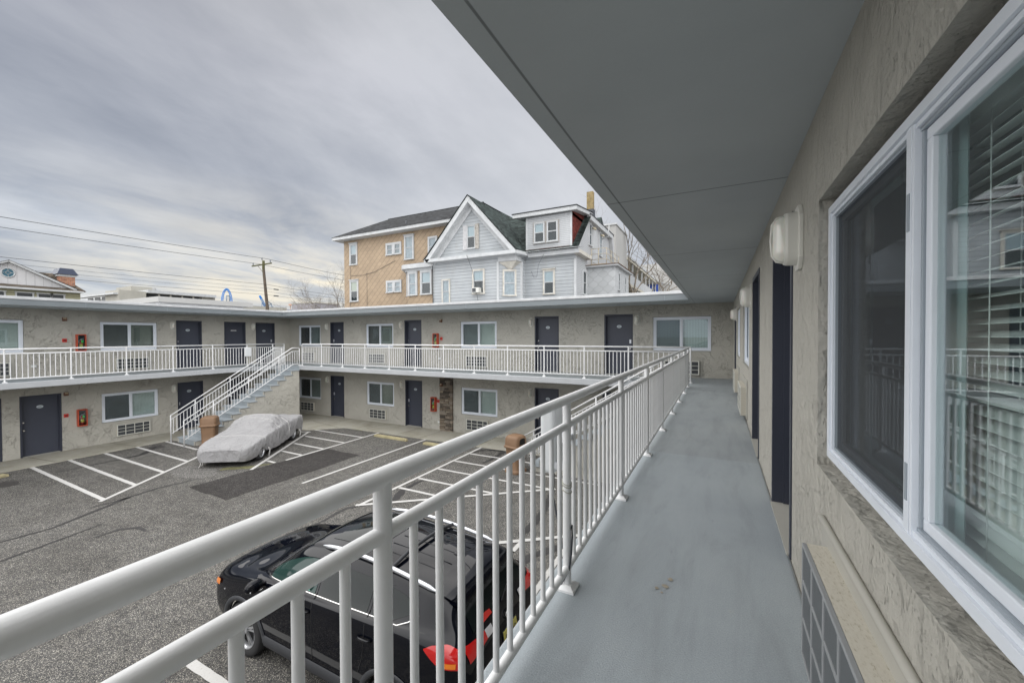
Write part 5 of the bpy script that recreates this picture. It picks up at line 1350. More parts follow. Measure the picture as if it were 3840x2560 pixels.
# ------------------------------------------------------------------ background houses
def cwindow(parent, mat4, w, h, style='dh', shade='roller', trimw=.11, hood=False, frac=.5, mats=('housetrim',)):
    """sash window in local X (along wall) / Z, outward = -Y; origin bottom centre"""
    g = MB(); t = trimw
    g.box(-w/2-t,w/2+t,-.085,.02,h,h+t*1.2); g.box(-w/2-t,-w/2,-.08,.02,0,h); g.box(w/2,w/2+t,-.08,.02,0,h); g.box(-w/2-t-.03,w/2+t+.03,-.11,.02,-.06,0)
    if hood: g.box(-w/2-t-.05,w/2+t+.05,-.14,.02,h+t*1.2,h+t*1.2+.05)
    o = g.build('window', M[mats[0]], parent); o.matrix_local = mat4
    g = MB(); s_ = .04
    def rr(a,b,c,e,y): g.box(a,b,y,y+.03,e-s_,e); g.box(a,b,y,y+.03,c,c+s_); g.box(a,a+s_,y,y+.03,c+s_,e-s_); g.box(b-s_,b,y,y+.03,c+s_,e-s_)
    hm = h*frac
    rr(-w/2,w/2,hm,h,-.066); rr(-w/2,w/2,0,hm+.02,-.05); g.build('sash', M['housetrim'], o)
    g = MB(); g.quad((-w/2,-.030,0),(w/2,-.030,0),(w/2,-.030,h),(-w/2,-.030,h)); g.build('pane', M['glassold'], o)
    g = MB(); z_ = hm if shade in ('roller','rollerw') else 0
    if shade: g.quad((-w/2,-.016,z_),(w/2,-.016,z_),(w/2,-.016,h),(-w/2,-.016,h)); g.build('shade', M[shade], o)
    g = MB(); g.quad((-w/2,-.006,0),(w/2,-.006,0),(w/2,-.006,h),(-w/2,-.006,h)); g.build('dark_room', M['interior'], o)
    return o
def FM(x,y,z,rz=0): return Matrix.Translation((x,y,z)) @ Matrix.Rotation(rz,4,'Z')
RQ = R(90)
# --- peach rooming house
ph = thing('peach_house', 'large peach three storey house with dark hip roof and diamond pattern shingles', 'house')
yp = 23.0; xl, xr = -27.1, -16.8; yb2 = 30.2; ze = 9.15
g = MB(); g.quad((xl,yp,-3),(xr,yp,-3),(xr,yp,ze),(xl,yp,ze)); g.quad((xl,yp,-3),(xl,yb2,-3),(xl,yb2,ze),(xl,yp,ze)); g.quad((xl,yb2,-3),(-7.6,yb2+1,-3),(-7.6,yb2+1,ze-3),(xl,yb2,ze)); g.build('wall', M['peach'], ph, fix=False)
ex0, ey0, ey1 = -27.72, 22.35, 30.9
zr = 11.42; yr = 26.0
g = MB(); g.prism([(ex0,ey0,9.12),(-15.5,ey0,9.12),(-15.5,ey1,9.12),(ex0,ey1,9.12)],(0,0,.22)); g.build('eave', M['housetrim'], ph)
g = MB(); A_ = (ex0-.04,ey0-.04,9.345); B_ = (-12.4,ey0-.04,9.345); C_ = (-12.4,29.7,9.345); D_ = (ex0-.04,29.7,9.345); E_ = (-25.2,yr,zr); F_ = (-15.7,yr,zr)
A2=(-15.2,ey0-.04,9.345)
g.add([A_,A2,F_,E_],[(0,1,2,3)]); g.add([A_,E_,D_],[(0,1,2)]); g.add([D_,E_,F_,C_],[(0,1,2,3)]); g.add([(-15.2,22.31,9.345),(-15.2,29.7,9.345),F_],[(0,1,2)])
g.build('roof', M['shingle'], ph)
g = MB(); g.path([E_,F_],.05,6); g.build('ridge_cap', M['shingle'], ph)
g = MB(); g.tube((-20.5,22.95,9.5),(-20.5,22.95,9.92),.055,seg=10); g.build('vent_pipe', M['flash'], ph)
for x0_,x1_,z0_,z1_,sh_,hood in ((-26.42,-25.58,7.12,8.85,'roller',True),(-26.42,-25.50,3.00,5.93,'rollerw',True),(-20.70,-19.80,7.05,8.84,'curtain',True),(-18.50,-17.68,7.05,8.50,'curtain',False)):
    t_ = .10; w_ = x1_-x0_-2*t_; zz0 = z0_ if z0_ != 3.0 else 4.20
    cwindow(ph, FM((x0_+x1_)/2,yp,zz0+.06), w_, z1_-zz0-.18, shade=sh_, hood=hood, trimw=t_)
for zz in (7.60,4.78):
    for xc in (-22.14,-21.38): cwindow(ph, FM(xc,yp,zz), .52, .72 if zz>7 else .72, shade='blinddark' if zz>7 else 'curtain', trimw=.12)
# oriel bay on the peach house
bpts = [(-20.32,23.0),(-19.90,22.35),(-19.72,22.2),(-17.0,22.1),(-17.0,23.0)]
g = MB(); g.prism([(x,y,2.6) for x,y in bpts],(0,0,3.5)); g.build('bay', M['peach'], ph)
g = MB(); bc = [(-20.75,23.0),(-20.2,22.1),(-19.85,21.85),(-16.9,21.8),(-16.9,23.0)]
g.prism([(x,y,6.16) for x,y in bc],(0,0,.30)); g.prism([(x*.9+.1*(-18.8),y*.8+.2*23,6.0) for x,y in bc],(0,0,.16)); g.build('bay_cornice', M['housetrim'], ph)
g = MB(); g.add([(x,y,6.46) for x,y in bc]+[(-18.6,23.0,6.78),(-17,23.0,6.78)],[(0,1,5),(1,2,5),(2,3,6,5),(3,4,6)]); g.build('bay_roof', M['flash'], ph)
cwindow(ph, FM(-20.11,22.66,4.35,R(-57)), .42, 1.5, shade=None, trimw=.09)
cwindow(ph, FM(-19.22,22.16,4.35,R(-2)), .62, 1.5, shade='curtain', trimw=.12); cwindow(ph, FM(-17.98,22.12,4.35,R(-2)), .78, 1.5, shade='roller', trimw=.12)
g = MB(); g.path([(-26.3,22.97,6.3),(-25.0,22.97,6.25),(-23.7,22.97,6.42),(-21.6,22.97,7.1)],.012,4); g.path([(-24.55,22.97,6.4),(-24.55,22.97,3.2)],.012,4); g.path([(-26.35,22.97,7.0),(-26.4,22.97,3.6),(-26.2,22.97,3.2)],.012,4); g.build('loose_cable', M['wire'], ph)
# --- white house
wh_ = thing('white_house', 'pale blue and white Victorian house with steep gable, dormer and dark shingles', 'house')
yg = 21.6; gx0, gx1, xcR = -16.98, -12.04, -10.78; yc = 22.28; yw = 22.8; xs = -7.5; zec = 6.45
g = MB()
g.quad((gx0,yg,-3),(gx1,yg,-3),(gx1,yg,zec),(gx0,yg,zec)); g.quad((gx1,yg,-3),(xcR,yc,-3),(xcR,yc,zec),(gx1,yg,zec)); g.quad((xcR,yc,-3),(xcR,yw,-3),(xcR,yw,zec),(xcR,yc,zec))
g.quad((xcR,yw,-3),(xs,yw,-3),(xs,yw,zec),(xcR,yw,zec)); g.quad((gx0,yg,-3),(gx0,23.0,-3),(gx0,23,zec),(gx0,yg,zec))
g.add([(-16.9,yg,6.4),(-10.85,yg,6.4),(-13.88,yg,9.6)],[(0,1,2)])
g.build('wall', M['sidingblue'], wh_, fix=False)
g = MB(); g.prism([(gx1,yg,5.95),(xcR,yg-.02,5.95),(xcR,yc,5.95)],(0,0,.5)); g.build('corner_soffit', M['housetrim'], wh_)
g = MB(); g.add([(gx1+.05,yg-.0,5.93),(xcR,yg,5.93),(xcR,yc-.04,5.93),(-11.35,21.93,5.42)],[(0,1,3),(1,2,3),(0,3,2)]); g.build('corner_bracket', M['dirtytrim'], wh_)
g = MB()
for p,q in (((gx1,yg-.02),(gx1,yg-.02)),((xcR+.01,yc),(xcR+.01,yc)),((xs-.02,yw-.02),(xs-.02,yw-.02))): g.box(p[0]-.07,p[0]+.07,p[1]-.03,p[1]+.05,2.6,5.95)
g.box(xs-.05,xs+.03,yw+.03,yw+.14,2.6,6.1)
g.build('corner_board', M['housetrim'], wh_)
# eave cornices
g = MB(); g.prism([(-17.35,21.1,6.28),(-10.6,21.1,6.28),(-10.6,21.62,6.28),(-17.35,21.62,6.28)],(0,0,.20)); g.prism([(-10.95,21.15,6.285),(-10.58,21.15,6.285),(-10.35,22.35,6.285),(-10.35,22.85,6.285),(-10.95,22.85,6.285)],(0,0,.20))
g.prism([(-10.35,22.35,6.2),(-7.15,22.35,6.2),(-7.15,22.95,6.2),(-10.35,22.95,6.2)],(0,0,.26)); g.build('eave', M['housetrim'], wh_)
g = MB(); g.prism([(-7.49,22.4,6.19),(-7.12,22.4,6.19),(-7.12,24.9,6.19),(-7.49,24.9,6.19)],(0,0,.22)); g.build('gutter', M['dirtytrim'], wh_)
# gable rake boards
def rake(x0_,z0_,x1_,z1_,wd,y0_,y1_,name='rake_board',mt='housetrim',par=wh_):
    d_ = Vector((x1_-x0_,0,z1_-z0_)).normalized(); n_ = Vector((-d_.z,0,d_.x)); n_ = n_ if n_.z < 0 else -n_
    g = MB(); p_=Vector((x0_,y0_,z0_)); q_=Vector((x1_,y0_,z1_)); g.prism([p_,q_,q_+n_*wd,p_+n_*wd],(0,y1_-y0_,0)); return g.build(name, M[mt], par)
ap = (-13.9,10.13)
rake(-17.30,6.42,ap[0],ap[1],.26,21.1,21.62); rake(-10.62,6.50,ap[0],ap[1],.26,21.107,21.613)
rake(-17.02,6.42,-13.88,9.86,.34,21.5,21.60,'frieze_board'); rake(-10.9,6.45,-13.88,9.86,.34,21.506,21.594,'frieze_board')
g = MB(); g.add([(-17.40,21.05,6.42),(-13.9,21.05,10.2),(-10.52,21.05,6.5),(-17.4,26.5,6.42),(-13.9,26.5,10.2),(-10.52,26.5,6.5)],[(0,1,4,3),(1,2,5,4)]); g.build('roof', M['shinglegreen'], wh_)
# mansard of the right part
g = MB(); zt = 9.05
g.add([(-15.7,22.35,6.46),(-7.22,22.35,6.46),(-7.22,25.15,9.05),(-11.3,25.15,9.05),(-13.4,26.2,10.02),(-15.7,27.7,11.42)],[(0,1,2,3,4,5)])
g.add([(-7.22,22.35,6.46),(-7.22,25.15,zt),(-7.52,25.15,zt),(-7.52,22.35,6.46)],[(0,1,2,3)])
g.add([(-11.3,25.15,zt),(-7.22,25.15,zt),(-7.22,31.4,zt),(-11.3,31.4,zt),(-13.4,26.2,10.0)],[(0,1,2,3),(0,3,4)]); g.build('roof', M['shinglegreen'], wh_)
g = MB(); g.prism([(-12.9,22.1,6.47),(-7.1,22.1,6.47),(-7.1,22.9,6.60),(-12.9,22.9,6.60)],(0,0,.02)); g.build('flashing', M['housetrim'], wh_)
# side wall under the mansard
g = MB(); g.add([(xs,yw,-3),(xs,31.8,-3),(xs,31.8,6.4),(xs,31.6,7.8),(xs,30.9,zt-.1),(xs,25.3,zt-.1),(xs,23.1,6.6),(xs,yw,6.3)],[tuple(range(8))]); g.build('wall', M['sidingwhite'], wh_, fix=False)
def seg3(g,a,b,wd,th,nx=(1,0,0)):
    a=Vector(a);b=Vector(b);d_=(b-a).normalized();n_=Vector(nx).cross(d_).normalized(); g.prism([a+n_*wd/2,b+n_*wd/2,b-n_*wd/2,a-n_*wd/2],Vector(nx)*th)
g = MB(); seg3(g,(xs,25.05,zt-.12),(xs,31.0,zt-.12),.34,.28); seg3(g,(xs+.02,30.85,zt-.1),(xs+.02,31.85,6.5),.34,.24); seg3(g,(xs+.01,23.1,6.55),(xs+.01,25.4,zt-.1),.10,.08); g.build('rake_board', M['housetrim'], wh_)
g = MB(); g.box(xs-.2,xs+.32,24.95,31.2,zt+.03,zt+.08); g.build('roof_edge', M['flash'], wh_)
# dormer
dy = 22.62; dx0, dx1 = -10.62, -7.66
g = MB(); g.quad((dx0,dy,6.68),(dx1,dy,6.68),(dx1,dy,8.66),(dx0,dy,8.66)); g.quad((dx0,dy,6.68),(dx0,25.5,6.68),(dx0,25.5,8.66),(dx0,dy,8.66)); g.build('dormer_wall', M['sidingwhite'], wh_, fix=False)
g = MB(); g.add([(dx1,dy,6.68),(dx1,dy,8.66),(dx1,25.2,8.7)],[(0,1,2)]); g.quad((dx1,dy,8.5),(dx1,25.2,8.5),(dx1,25.2,9.1),(dx1,dy,8.9)); g.build('dormer_cheek', M['redshingle'], wh_, fix=False)
g = MB(); g.prism([(dx0-.75,dy-.35,8.66),(dx1+.38,dy-.35,8.66),(dx1+.38,25.6,9.12),(dx0-.75,25.6,9.12)],(0,0,.22)); g.build('dormer_eave', M['housetrim'], wh_)
g = MB(); g.prism([(dx0-.80,dy-.40,8.885),(dx1+.42,dy-.40,8.885),(dx1+.42,25.7,9.345),(dx0-.80,25.7,9.345)],(0,0,.04)); g.build('dormer_roof', M['shingle'], wh_)
g = MB(); g.box(dx0,dx0+.12,dy-.02,dy,6.68,8.66); g.box(dx1-.12,dx1+.015,dy-.02,dy+.0,6.68,8.66); g.build('corner_board', M['housetrim'], wh_)
g = MB(); g.box(dx0-.0,dx1-.15,dy-.05,dy+.1,6.60,6.68); g.build('sill_board', M['redshingle'], wh_)
g = MB(); g.box(-10.14,-8.44,dy-.035,dy,6.98,8.32); g.build('window_surround', plain('taupe_trim',(.33,.31,.29),.7), wh_)
cwindow(wh_, FM(-9.70,dy-.04,7.08), .60, 1.14, shade='roller', trimw=.04); cwindow(wh_, FM(-8.86,dy-.04,7.08), .60, 1.14, shade=None, trimw=.04)
# lower windows
cwindow(wh_, FM(-15.92,yg,3.6), .52, 1.48, shade='curtain', trimw=.06, mats=('dirtytrim',))
cw = cwindow(wh_, FM(-13.42,yg,4.10), .72, 1.42, shade='roller', trimw=.08, mats=('dirtytrim',), frac=.55)
cwindow(wh_, FM(-11.42,21.935,3.92,math.atan2(yc-yg,xcR-gx1)), .66, 1.46, shade='curtain', trimw=.09, mats=('dirtytrim',))
cwindow(wh_, FM(-9.17,yw,3.98), .60, 1.36, shade='roller', trimw=.08, hood=True, mats=('dirtytrim',))
gw = cwindow(wh_, FM(-13.95,yg,6.98), .55, 1.40, shade='roller', trimw=.02)
g = MB(); g.box(-14.57,-14.25,yg-.05,yg-.005,6.90,8.44); g.build('shutter', plain('grey_shutter',(.46,.46,.47),.8,var=.15,vscale=8), wh_)
g = MB(); g.box(-13.65,-13.38,yg-.05,yg-.005,6.90,8.46); g.build('shutter', M['peeling'], wh_)
t = thing('window_air_conditioner', 'small white air conditioner in the lower window of the white house', 'air conditioner')
g = MB(); g.box(-13.72,-13.22,yg-.36,yg+.02,4.12,4.44); bevel(g.build('case', M['acwin'], t),.02,2)
g = MB(); g.box(-13.68,-13.42,yg-.366,yg-.361,4.16,4.40); g.build('vent', M['acdark'], t)
for y_,z_,w_,h_,sd_ in ((25.75,7.45,.5,1.35,None),(28.3,7.2,.55,1.6,'curtain')):
    cwindow(wh_, FM(xs,y_,z_-.15,RQ), w_, h_, shade=sd_, trimw=.07)
cwindow(wh_, FM(xs,24.45,4.0,RQ), .62, 1.40, shade=None, trimw=.10)
g = MB(); g.box(xs-.02,xs+.04,26.4,27.5,6.3,8.6); g.build('door', M['housetrim'], wh_)
g = MB()
for y_ in (26.1,28.2): g.box(xs+.03,xs+.10,y_-.05,y_+.05,8.42,8.52); g.tube((xs+.1,y_-.05,8.47),(xs+.28,y_-.12,8.42),.06,.08,seg=8); g.tube((xs+.1,y_+.05,8.47),(xs+.28,y_+.14,8.42),.06,.08,seg=8)
g.build('flood_light', M['rust'], wh_)
# iron balcony
g = MB(); bx0,bx1,by0,by1,bz = xs+.02,-6.45,25.9,29.4,6.02
for k in range(24): y_ = by0+(by1-by0)*k/23; g.box(bx0,bx1,y_-.012,y_+.012,bz,bz+.05)
g.box(bx0,bx1,by0-.06,by0-.02,bz-.1,bz+.06); g.box(bx1,bx1+.05,by0,by1,bz-.1,bz+.06)
for z_ in (.35,.7,1.05): g.tube((bx0,by0,bz+z_),(bx1,by0,bz+z_),.018,seg=6); g.tube((bx1,by0,bz+z_),(bx1,by1,bz+z_),.018,seg=6)
for x_,y_ in ((bx0+.05,by0),(bx0+.5,by0),(bx1,by0),(bx1,by0+1.2),(bx1,by0+2.3),(bx1,by1)): g.tube((x_,y_,bz),(x_,y_,bz+1.05),.022,seg=6)
g.build('iron_balcony', M['rust'], wh_)
# diamond shingled extension
exx = -5.71
g = MB(); g.quad((xs,25.1,-3),(exx,25.1,-3),(exx,25.1,5.75),(xs,25.1,5.78)); g.quad((exx,25.1,-3),(exx,29.2,-3),(exx,29.2,5.72),(exx,25.1,5.75)); g.build('wall', M['whitediamond'], wh_, fix=False)
g = MB(); g.prism([(xs,24.85,5.72),(exx+.22,24.85,5.72),(exx+.22,29.6,5.72),(xs,29.6,5.72)],(0,0,.10)); g.build('eave', M['housetrim'], wh_)
g = MB(); g.prism([(xs,24.80,5.825),(exx+.27,24.80,5.825),(exx+.27,29.65,5.825),(xs,29.65,5.825)],(0,0,.035)); g.build('roof', plain('rusty_roof_edge',(.16,.10,.07),.8,var=.3), wh_)
for y_ in (26.0,27.9): cwindow(wh_, FM(exx,y_,4.32,RQ), .42, 1.05, shade=None, trimw=.07)
# chimney
g = MB(); g.box(-8.15,-7.62,27.0,27.45,8.9,10.05); g.build('chimney_base', M['flash'], wh_)
g = MB(); g.box(-8.1,-7.67,27.05,27.4,10.05,11.25); g.build('chimney', M['yellowblock'], wh_)
g = MB(); g.add([(-7.6,28.4,8.9),(-7.6,30.4,8.9),(-7.6,29.1,10.0),(-9.5,28.4,8.9),(-9.5,30.4,8.9),(-9.5,29.1,10.0)],[(0,1,2),(0,2,5,3),(1,4,5,2)]); g.build('rear_dormer', M['shinglegreen'], wh_)
g = MB(); g.path([(xs+.05,28.6,8.3),(xs+.5,28.6,8.42),(xs+.55,28.6,9.2)],.035,7); g.build('white_pipe', M['housetrim'], wh_)
g = MB(); g.path([(-13.95,21.05,6.45),(-13.6,21.2,5.4),(-13.2,21.35,3.0)],.012,4); g.path([(-9.3,22.3,6.3),(-9.7,22.4,5.7),(-9.85,22.5,5.0),(-10.1,22.6,5.0),(-10.3,22.7,5.4)],.010,4); g.path([(-16.95,21.5,6.1),(-16.97,21.55,3.0)],.03,5); g.build('loose_cable', M['wire'], wh_)

# --- apartment block with balconies, far right
ab = thing('apartment_building', 'pale grey apartment block with cream balconies and a blue door behind the bare tree', 'apartment block')
g = MB(); g.box(-16,-8.6,38,43.0,-3,11.75); g.build('stair_tower', M['concgrey'], ab)
g = MB(); g.box(-16.1,-8.5,37.9,43.1,11.75,11.9); g.build('tower_coping', M['housetrim'], ab)
g = MB(); g.box(-16,-9.75,43.0,66,-3,9.35); g.build('wall', M['concwall'], ab)
g = MB()
for z_ in (9.35,6.72,4.05): g.box(-9.75,-8.5,43.0,65,z_,z_+.24)
g.build('balcony_slab', M['balconycream'], ab)
g = MB(); g.box(-16,-8.4,43.0,65.2,9.6,9.85); g.build('roof', M['housetrim'], ab)
for z_ in (6.96,4.29):
    g = MB(); g.box(-8.56,-8.50,43.0,60.5,z_+.02,z_+1.0)
    o = g.build('balcony_panel', M['housetrim'], ab)
for y_ in [43.3+3.05*i for i in range(8)]:
    g = MB(); g.box(-8.72,-8.58,y_,y_+.16,4.29,9.35); g.build('balcony_column', M['housetrim'], ab)
for z_ in (6.96,4.29):
    for y_ in (44.5,47.6,50.6,53.7,56.7): 
        g = MB(); g.box(-9.76,-9.72,y_,y_+1.6,z_+.9,z_+2.1); g.build('window', M['glass'], ab); g = MB(); g.box(-9.74,-9.70,y_-.08,y_,z_+.8,z_+2.2); g.box(-9.74,-9.70,y_+1.6,y_+1.68,z_+.8,z_+2.2); g.build('window_frame', M['housetrim'], ab)
g = MB(); g.box(-11.2,-8.3,64.8,65.0,6.9,9.2); g.build('door', M['bluedoor'], ab)
g = MB(); 
for i in range(10): g.box(-9.9+.16*i,-9.86+.16*i,61.0,61.05,6.96,7.9)
g.box(-9.95,-8.4,60.99,61.06,7.88,7.95); g.build('balcony_bars', M['housetrim'], ab)
g = MB(); g.box(-11.5,-3.0,65.3,75,-3,12.4); g.build('end_block', M['concgrey'], ab)
g = MB(); g.box(-10.6,-9.9,65.2,65.3,10.9,11.5); g.build('window', M['acdark'], ab)
g = MB(); g.path([(-8.5,65.2,9.6),(-6.6,65.2,9.1),(-6.6,65.2,6.0)],.06,6); g.build('downpipe', M['housetrim'], ab)

# --- gabled house far left
lh = thing('gabled_house', 'cream and white house with oval window, brown roof and brick chimney, far left', 'house')
X_ = -38
g = MB(); g.quad((X_,1,-3),(X_,10.85,-3),(X_,10.85,4.4),(X_,1,4.4)); g.quad((X_,10.85,-3),(X_-9,10.85,-3),(X_-9,10.85,4.6),(X_,10.85,4.5)); g.build('wall', M['sidinggreen'], lh, fix=False)
g = MB(); g.add([(X_+.0,4.9,4.55),(X_+.0,10.35,4.62),(X_+.0,7.76,5.98)],[(0,1,2)]); g.build('gable_wall', M['sidingvert'], lh, fix=False)
g = MB()
for a_,b_ in (((5.0,4.72),(7.76,6.03)),((7.76,6.03),(10.6,4.55))): seg3(g,(X_+.05,*a_),(X_+.05,*b_),.11,.25)
g.build('rake_board', M['housetrim'], lh)
g = MB(); g.add([(X_+.35,7.76,6.09),(X_+.35,10.7,4.6),(X_-5,10.7,4.6),(X_-5,7.76,6.09),(X_+.35,4.8,4.65),(X_-5,4.8,4.65)],[(0,1,2,3),(0,3,5,4)]); g.build('roof', M['shinglebrown'], lh)
g = MB(); g.add([(-40,3,5.9),(-40,10.3,5.75),(-39,11.45,4.6),(-38.2,1,4.6),(-46,10.3,5.75),(-46,11.6,4.5)],[(0,1,2,3),(1,4,5,2)]); g.build('roof', M['shinglebrown'], lh)
g = MB(); g.add([(X_+.02,1,4.72),(X_+.02,10.6,4.66),(X_+.55,10.8,4.47),(X_+.55,1,4.5)],[(0,1,2,3)]); g.build('porch_roof', M['shinglebrown'], lh, fix=False)
g = MB(); g.box(X_,X_+.6,1,10.85,4.37,4.47); g.build('eave', M['housetrim'], lh)
g = MB(); g.path([(X_+.03,7.77+.26*math.cos(a*math.pi/12),5.34+.27*math.sin(a*math.pi/12)) for a in range(25)],.035,6); wv = g.build('window', M['housetrim'], lh); wv['label'] = 'oval window in the gable'
g = MB(); g.add([(X_+.035,7.77+.24*math.cos(a*math.pi/12),5.34+.25*math.sin(a*math.pi/12)) for a in range(24)],[tuple(range(24))]); g.build('pane', plain('teal_pane',(.05,.12,.16),.15), wv)
g = MB(); g.path([(X_+.05,7.77+.09*math.cos(a*math.pi/8),5.34+.09*math.sin(a*math.pi/8)) for a in range(17)],.012,4)
for p_,q_ in (((7.53,5.34),(7.68,5.34)),((7.86,5.34),(8.01,5.34)),((7.77,5.43),(7.77,5.59)),((7.77,5.25),(7.77,5.09))): g.tube((X_+.05,*p_),(X_+.05,*q_),.012,seg=4)
g.build('muntin', M['housetrim'], wv)
for y0_,y1_ in ((7.30,7.60),(8.10,8.72),(8.98,9.50),(9.58,10.06)):
    g = MB(); g.box(X_,X_+.06,y0_-.07,y0_,3.2,4.2); g.box(X_,X_+.06,y1_,y1_+.07,3.2,4.2); g.box(X_,X_+.08,y0_-.10,y1_+.10,4.18,4.26); o = g.build('window', M['housetrim'], lh)
    g = MB(); g.box(X_,X_+.02,y0_,y1_,3.2,4.18); g.build('pane', M['acdark'], o)
g = MB(); g.box(-40.5,-39.3,10.22,10.98,4.3,5.55); g.build('chimney', M['brick'], lh)
g = MB(); g.box(-40.55,-39.25,10.17,11.03,5.55,5.68); g.build('chimney_band', M['housetrim'], lh)
g = MB(); g.add([(-40.7,10.1,5.69),(-39.15,10.1,5.69),(-39.15,11.12,5.69),(-40.7,11.12,5.69),(-40.4,10.3,6.12),(-39.4,10.3,6.12),(-39.4,10.92,6.12),(-40.4,10.92,6.12)],[(0,1,5,4),(1,2,6,5),(2,3,7,6),(3,0,4,7),(4,5,6,7)]); g.build('chimney_cap', M['metaldark'], lh)
# --- low concrete building
cb_ = thing('concrete_building', 'low cream concrete building with balconies and roof boxes, left of the blue coaster', 'building')
g = MB(); g.box(-110,-90,30.5,60,-3,8.2); g.build('wall', M['concwall'], cb_)
g = MB(); g.box(-95,-89.6,30.2,33.8,-3,9.45); g.build('wall', M['concwall'], cb_)
g = MB(); g.box(-96,-88.9,33.8,44.6,9.25,9.75); g.box(-106,-90,29.6,30.5,8.7,9.0); g.build('roof', M['housetrim'], cb_)
g = MB(); g.box(-96,-91,33.8,43,8.0,9.25); g.build('window_band', M['acdark'], cb_)
g = MB(); g.box(-95,-90,42.6,44.9,7,9.7); g.box(-99,-93,33.0,36.0,9.6,10.6); g.build('roof_box', M['concwall'], cb_)
g = MB(); g.tube((-97,37.2,9.6),(-97,37.2,10.9),.9,seg=14); g.build('roof_tank', M['concgrey'], cb_)
for y_ in (35.5,37.2,39,40.8): 
    g = MB(); g.box(-89.6,-89.5,y_,y_+.25,8.0,9.25); g.build('pillar', M['concwall'], cb_)
g = MB()
for x_ in (-93,-96,-99,-102): g.box(x_-1.1,x_+1.1,30.4,30.49,7.2,8.6)
g.build('window', M['acdark'], cb_)
# --- roller coaster pieces
rc = thing('roller_coaster', 'blue roller coaster loop and track with grey supports on the horizon', 'roller coaster')
X_ = -260
def truss(pts, r, ax=(0,1,0)):
    g = MB(); P = [Vector(p) for p in pts]; off = Vector((1.5,0,0))
    g.path(P,r*.6,5); Q = []
    for i,p in enumerate(P):
        d_ = (P[min(i+1,len(P)-1)]-P[max(i-1,0)]).normalized(); n_ = d_.cross(Vector((1,0,0))).normalized(); Q.append(p+n_*.9)
    g.path(Q,r*.6,5)
    for i in range(len(P)-1): g.tube(P[i],Q[i+1],r*.4,seg=4); g.tube(Q[i],P[i],r*.4,seg=4)
    return g
truss([(X_,133.2+.0*i,22.5) for i in range(0)]+[(X_,136.0-3.0*math.cos(t)*(1 if t<9 else 1),22.0+8.2*math.sin(t)) for t in [i*math.pi/22 for i in range(23)]],.30).build('loop_track', M['coasterblue'], rc)
truss([(X_,155.6+.2*i+.02*i*i,27.8-.25*i-.055*i*i) for i in range(13)],.45).build('curved_track', M['coasterblue'], rc)
g = MB()
for a_,b_ in (((135.3,21),(135.4,26.0)),((136.9,21),(136.8,26.2)),((135.2,25.7),(137,25.9)),((156.0,15),(156.0,25.8)),((156.0,25.3),(159.6,17.5)),((162.1,15),(162.1,23.4)),((160.0,21.5),(162.2,23.2)),((162.2,21.6),(166.2,19)),((160,24.2),(162,23))): g.tube((X_+1,*a_),(X_+1,*b_),.28,seg=6)
g.build('support', M['steelblue'], rc)
# --- cylindrical hotel and small roofs
t = thing('round_building', 'flat topped grey building behind the bare branches', 'building')
g = MB(); g.box(-132.3,-120.4,90,100,-3,12.7); g.build('wall', plain('mauve_grey_render',(.30,.29,.31),.9,var=.05), t)
g = MB(); g.box(-132.5,-120.2,89.9,100,12.7,13.0); g.build('roof_edge', M['concwall'], t)
g = MB()
for x_ in (-134.5,-132.9): g.tube((x_,91,5),(x_,91,12.8),.1,seg=5)
g.box(-134.8,-132.6,90.5,92,12.4,13.0); g.build('lift_frame', plain('salmon_frame',(.5,.3,.22),.8), t)
t = thing('low_gabled_roof', 'small dark gabled roof peeking over the motel parapet below the utility pole', 'house')
g = MB(); g.add([(-113.5,70,8.9),(-108.6,70,9.25),(-107.2,70,8.7),(-113.5,80,8.9),(-108.6,80,9.25),(-107.2,80,8.7)],[(0,1,4,3),(1,2,5,4)]); g.build('roof', M['metaldark'], t)
g = MB(); g.quad((-113.5,70.1,-3),(-107.3,70.1,-3),(-107.3,70.1,8.7),(-113.5,70.1,8.9)); g.add([(-113.5,70.1,8.86),(-108.6,70.1,9.2),(-107.3,70.1,8.66)],[(0,1,2)]); g.build('wall', M['concwall'], t, fix=False)

# --- utility pole and wires
up = thing('utility_pole', 'leaning wooden utility pole with a mossy top and insulators', 'utility pole')
g = MB(); g.path([(-49.6,30.75,-3),(-49.75,30.72,2.5),(-49.87,30.69,5.2),(-50.1,30.6,7.8),(-50.22,30.5,10.0),(-50.2,30.5,10.85)],.19,12,radii=[.21,.2,.185,.165,.15,.145]); g.build('pole', M['polewood'], up)
g = MB(); g.path([(-50.17,30.55,8.8),(-50.22,30.5,10.0),(-50.2,30.5,10.86)],.19,12,radii=[.156,.153,.149]); g.build('mossy_top', M['polegreen'], up)
g = MB(); g.obox((-50.3,30.35,10.35),(2.15,1.15,.38),(-.05,.1,0),(0,0,.14)); g.build('crossarm', M['polegreen'], up)
g = MB(); g.tube((-50.7,30.1,10.2),(-50.1,30.45,9.3),.025,seg=5); g.build('brace', M['polewood'], up)
for p_ in ((-51.25,29.86,10.2),(-50.35,30.4,10.85),(-49.4,30.85,10.55)):
    g = MB(); p_ = Vector(p_); g.tube(p_,p_+Vector((0,0,.12)),.02,seg=5)
    for k in range(3): g.tube(p_+Vector((0,0,.12+.1*k)),p_+Vector((0,0,.2+.1*k)),.09,.05,seg=9)
    g.build('insulator', M['porcelain'], up)
def wire(label, pts, r):
    P = []
    for a_,b_,sg_ in pts:
        a_ = Vector(a_); b_ = Vector(b_)
        for k in range(13):
            t_ = k/12; p_ = a_.lerp(b_,t_); p_.z -= sg_*4*t_*(1-t_); P.append(p_)
    g = MB(); g.path(P, r*.72, 5); o = g.build('overhead_wire', M['wire']); tag(o, label, 'wire', 'overhead wires')
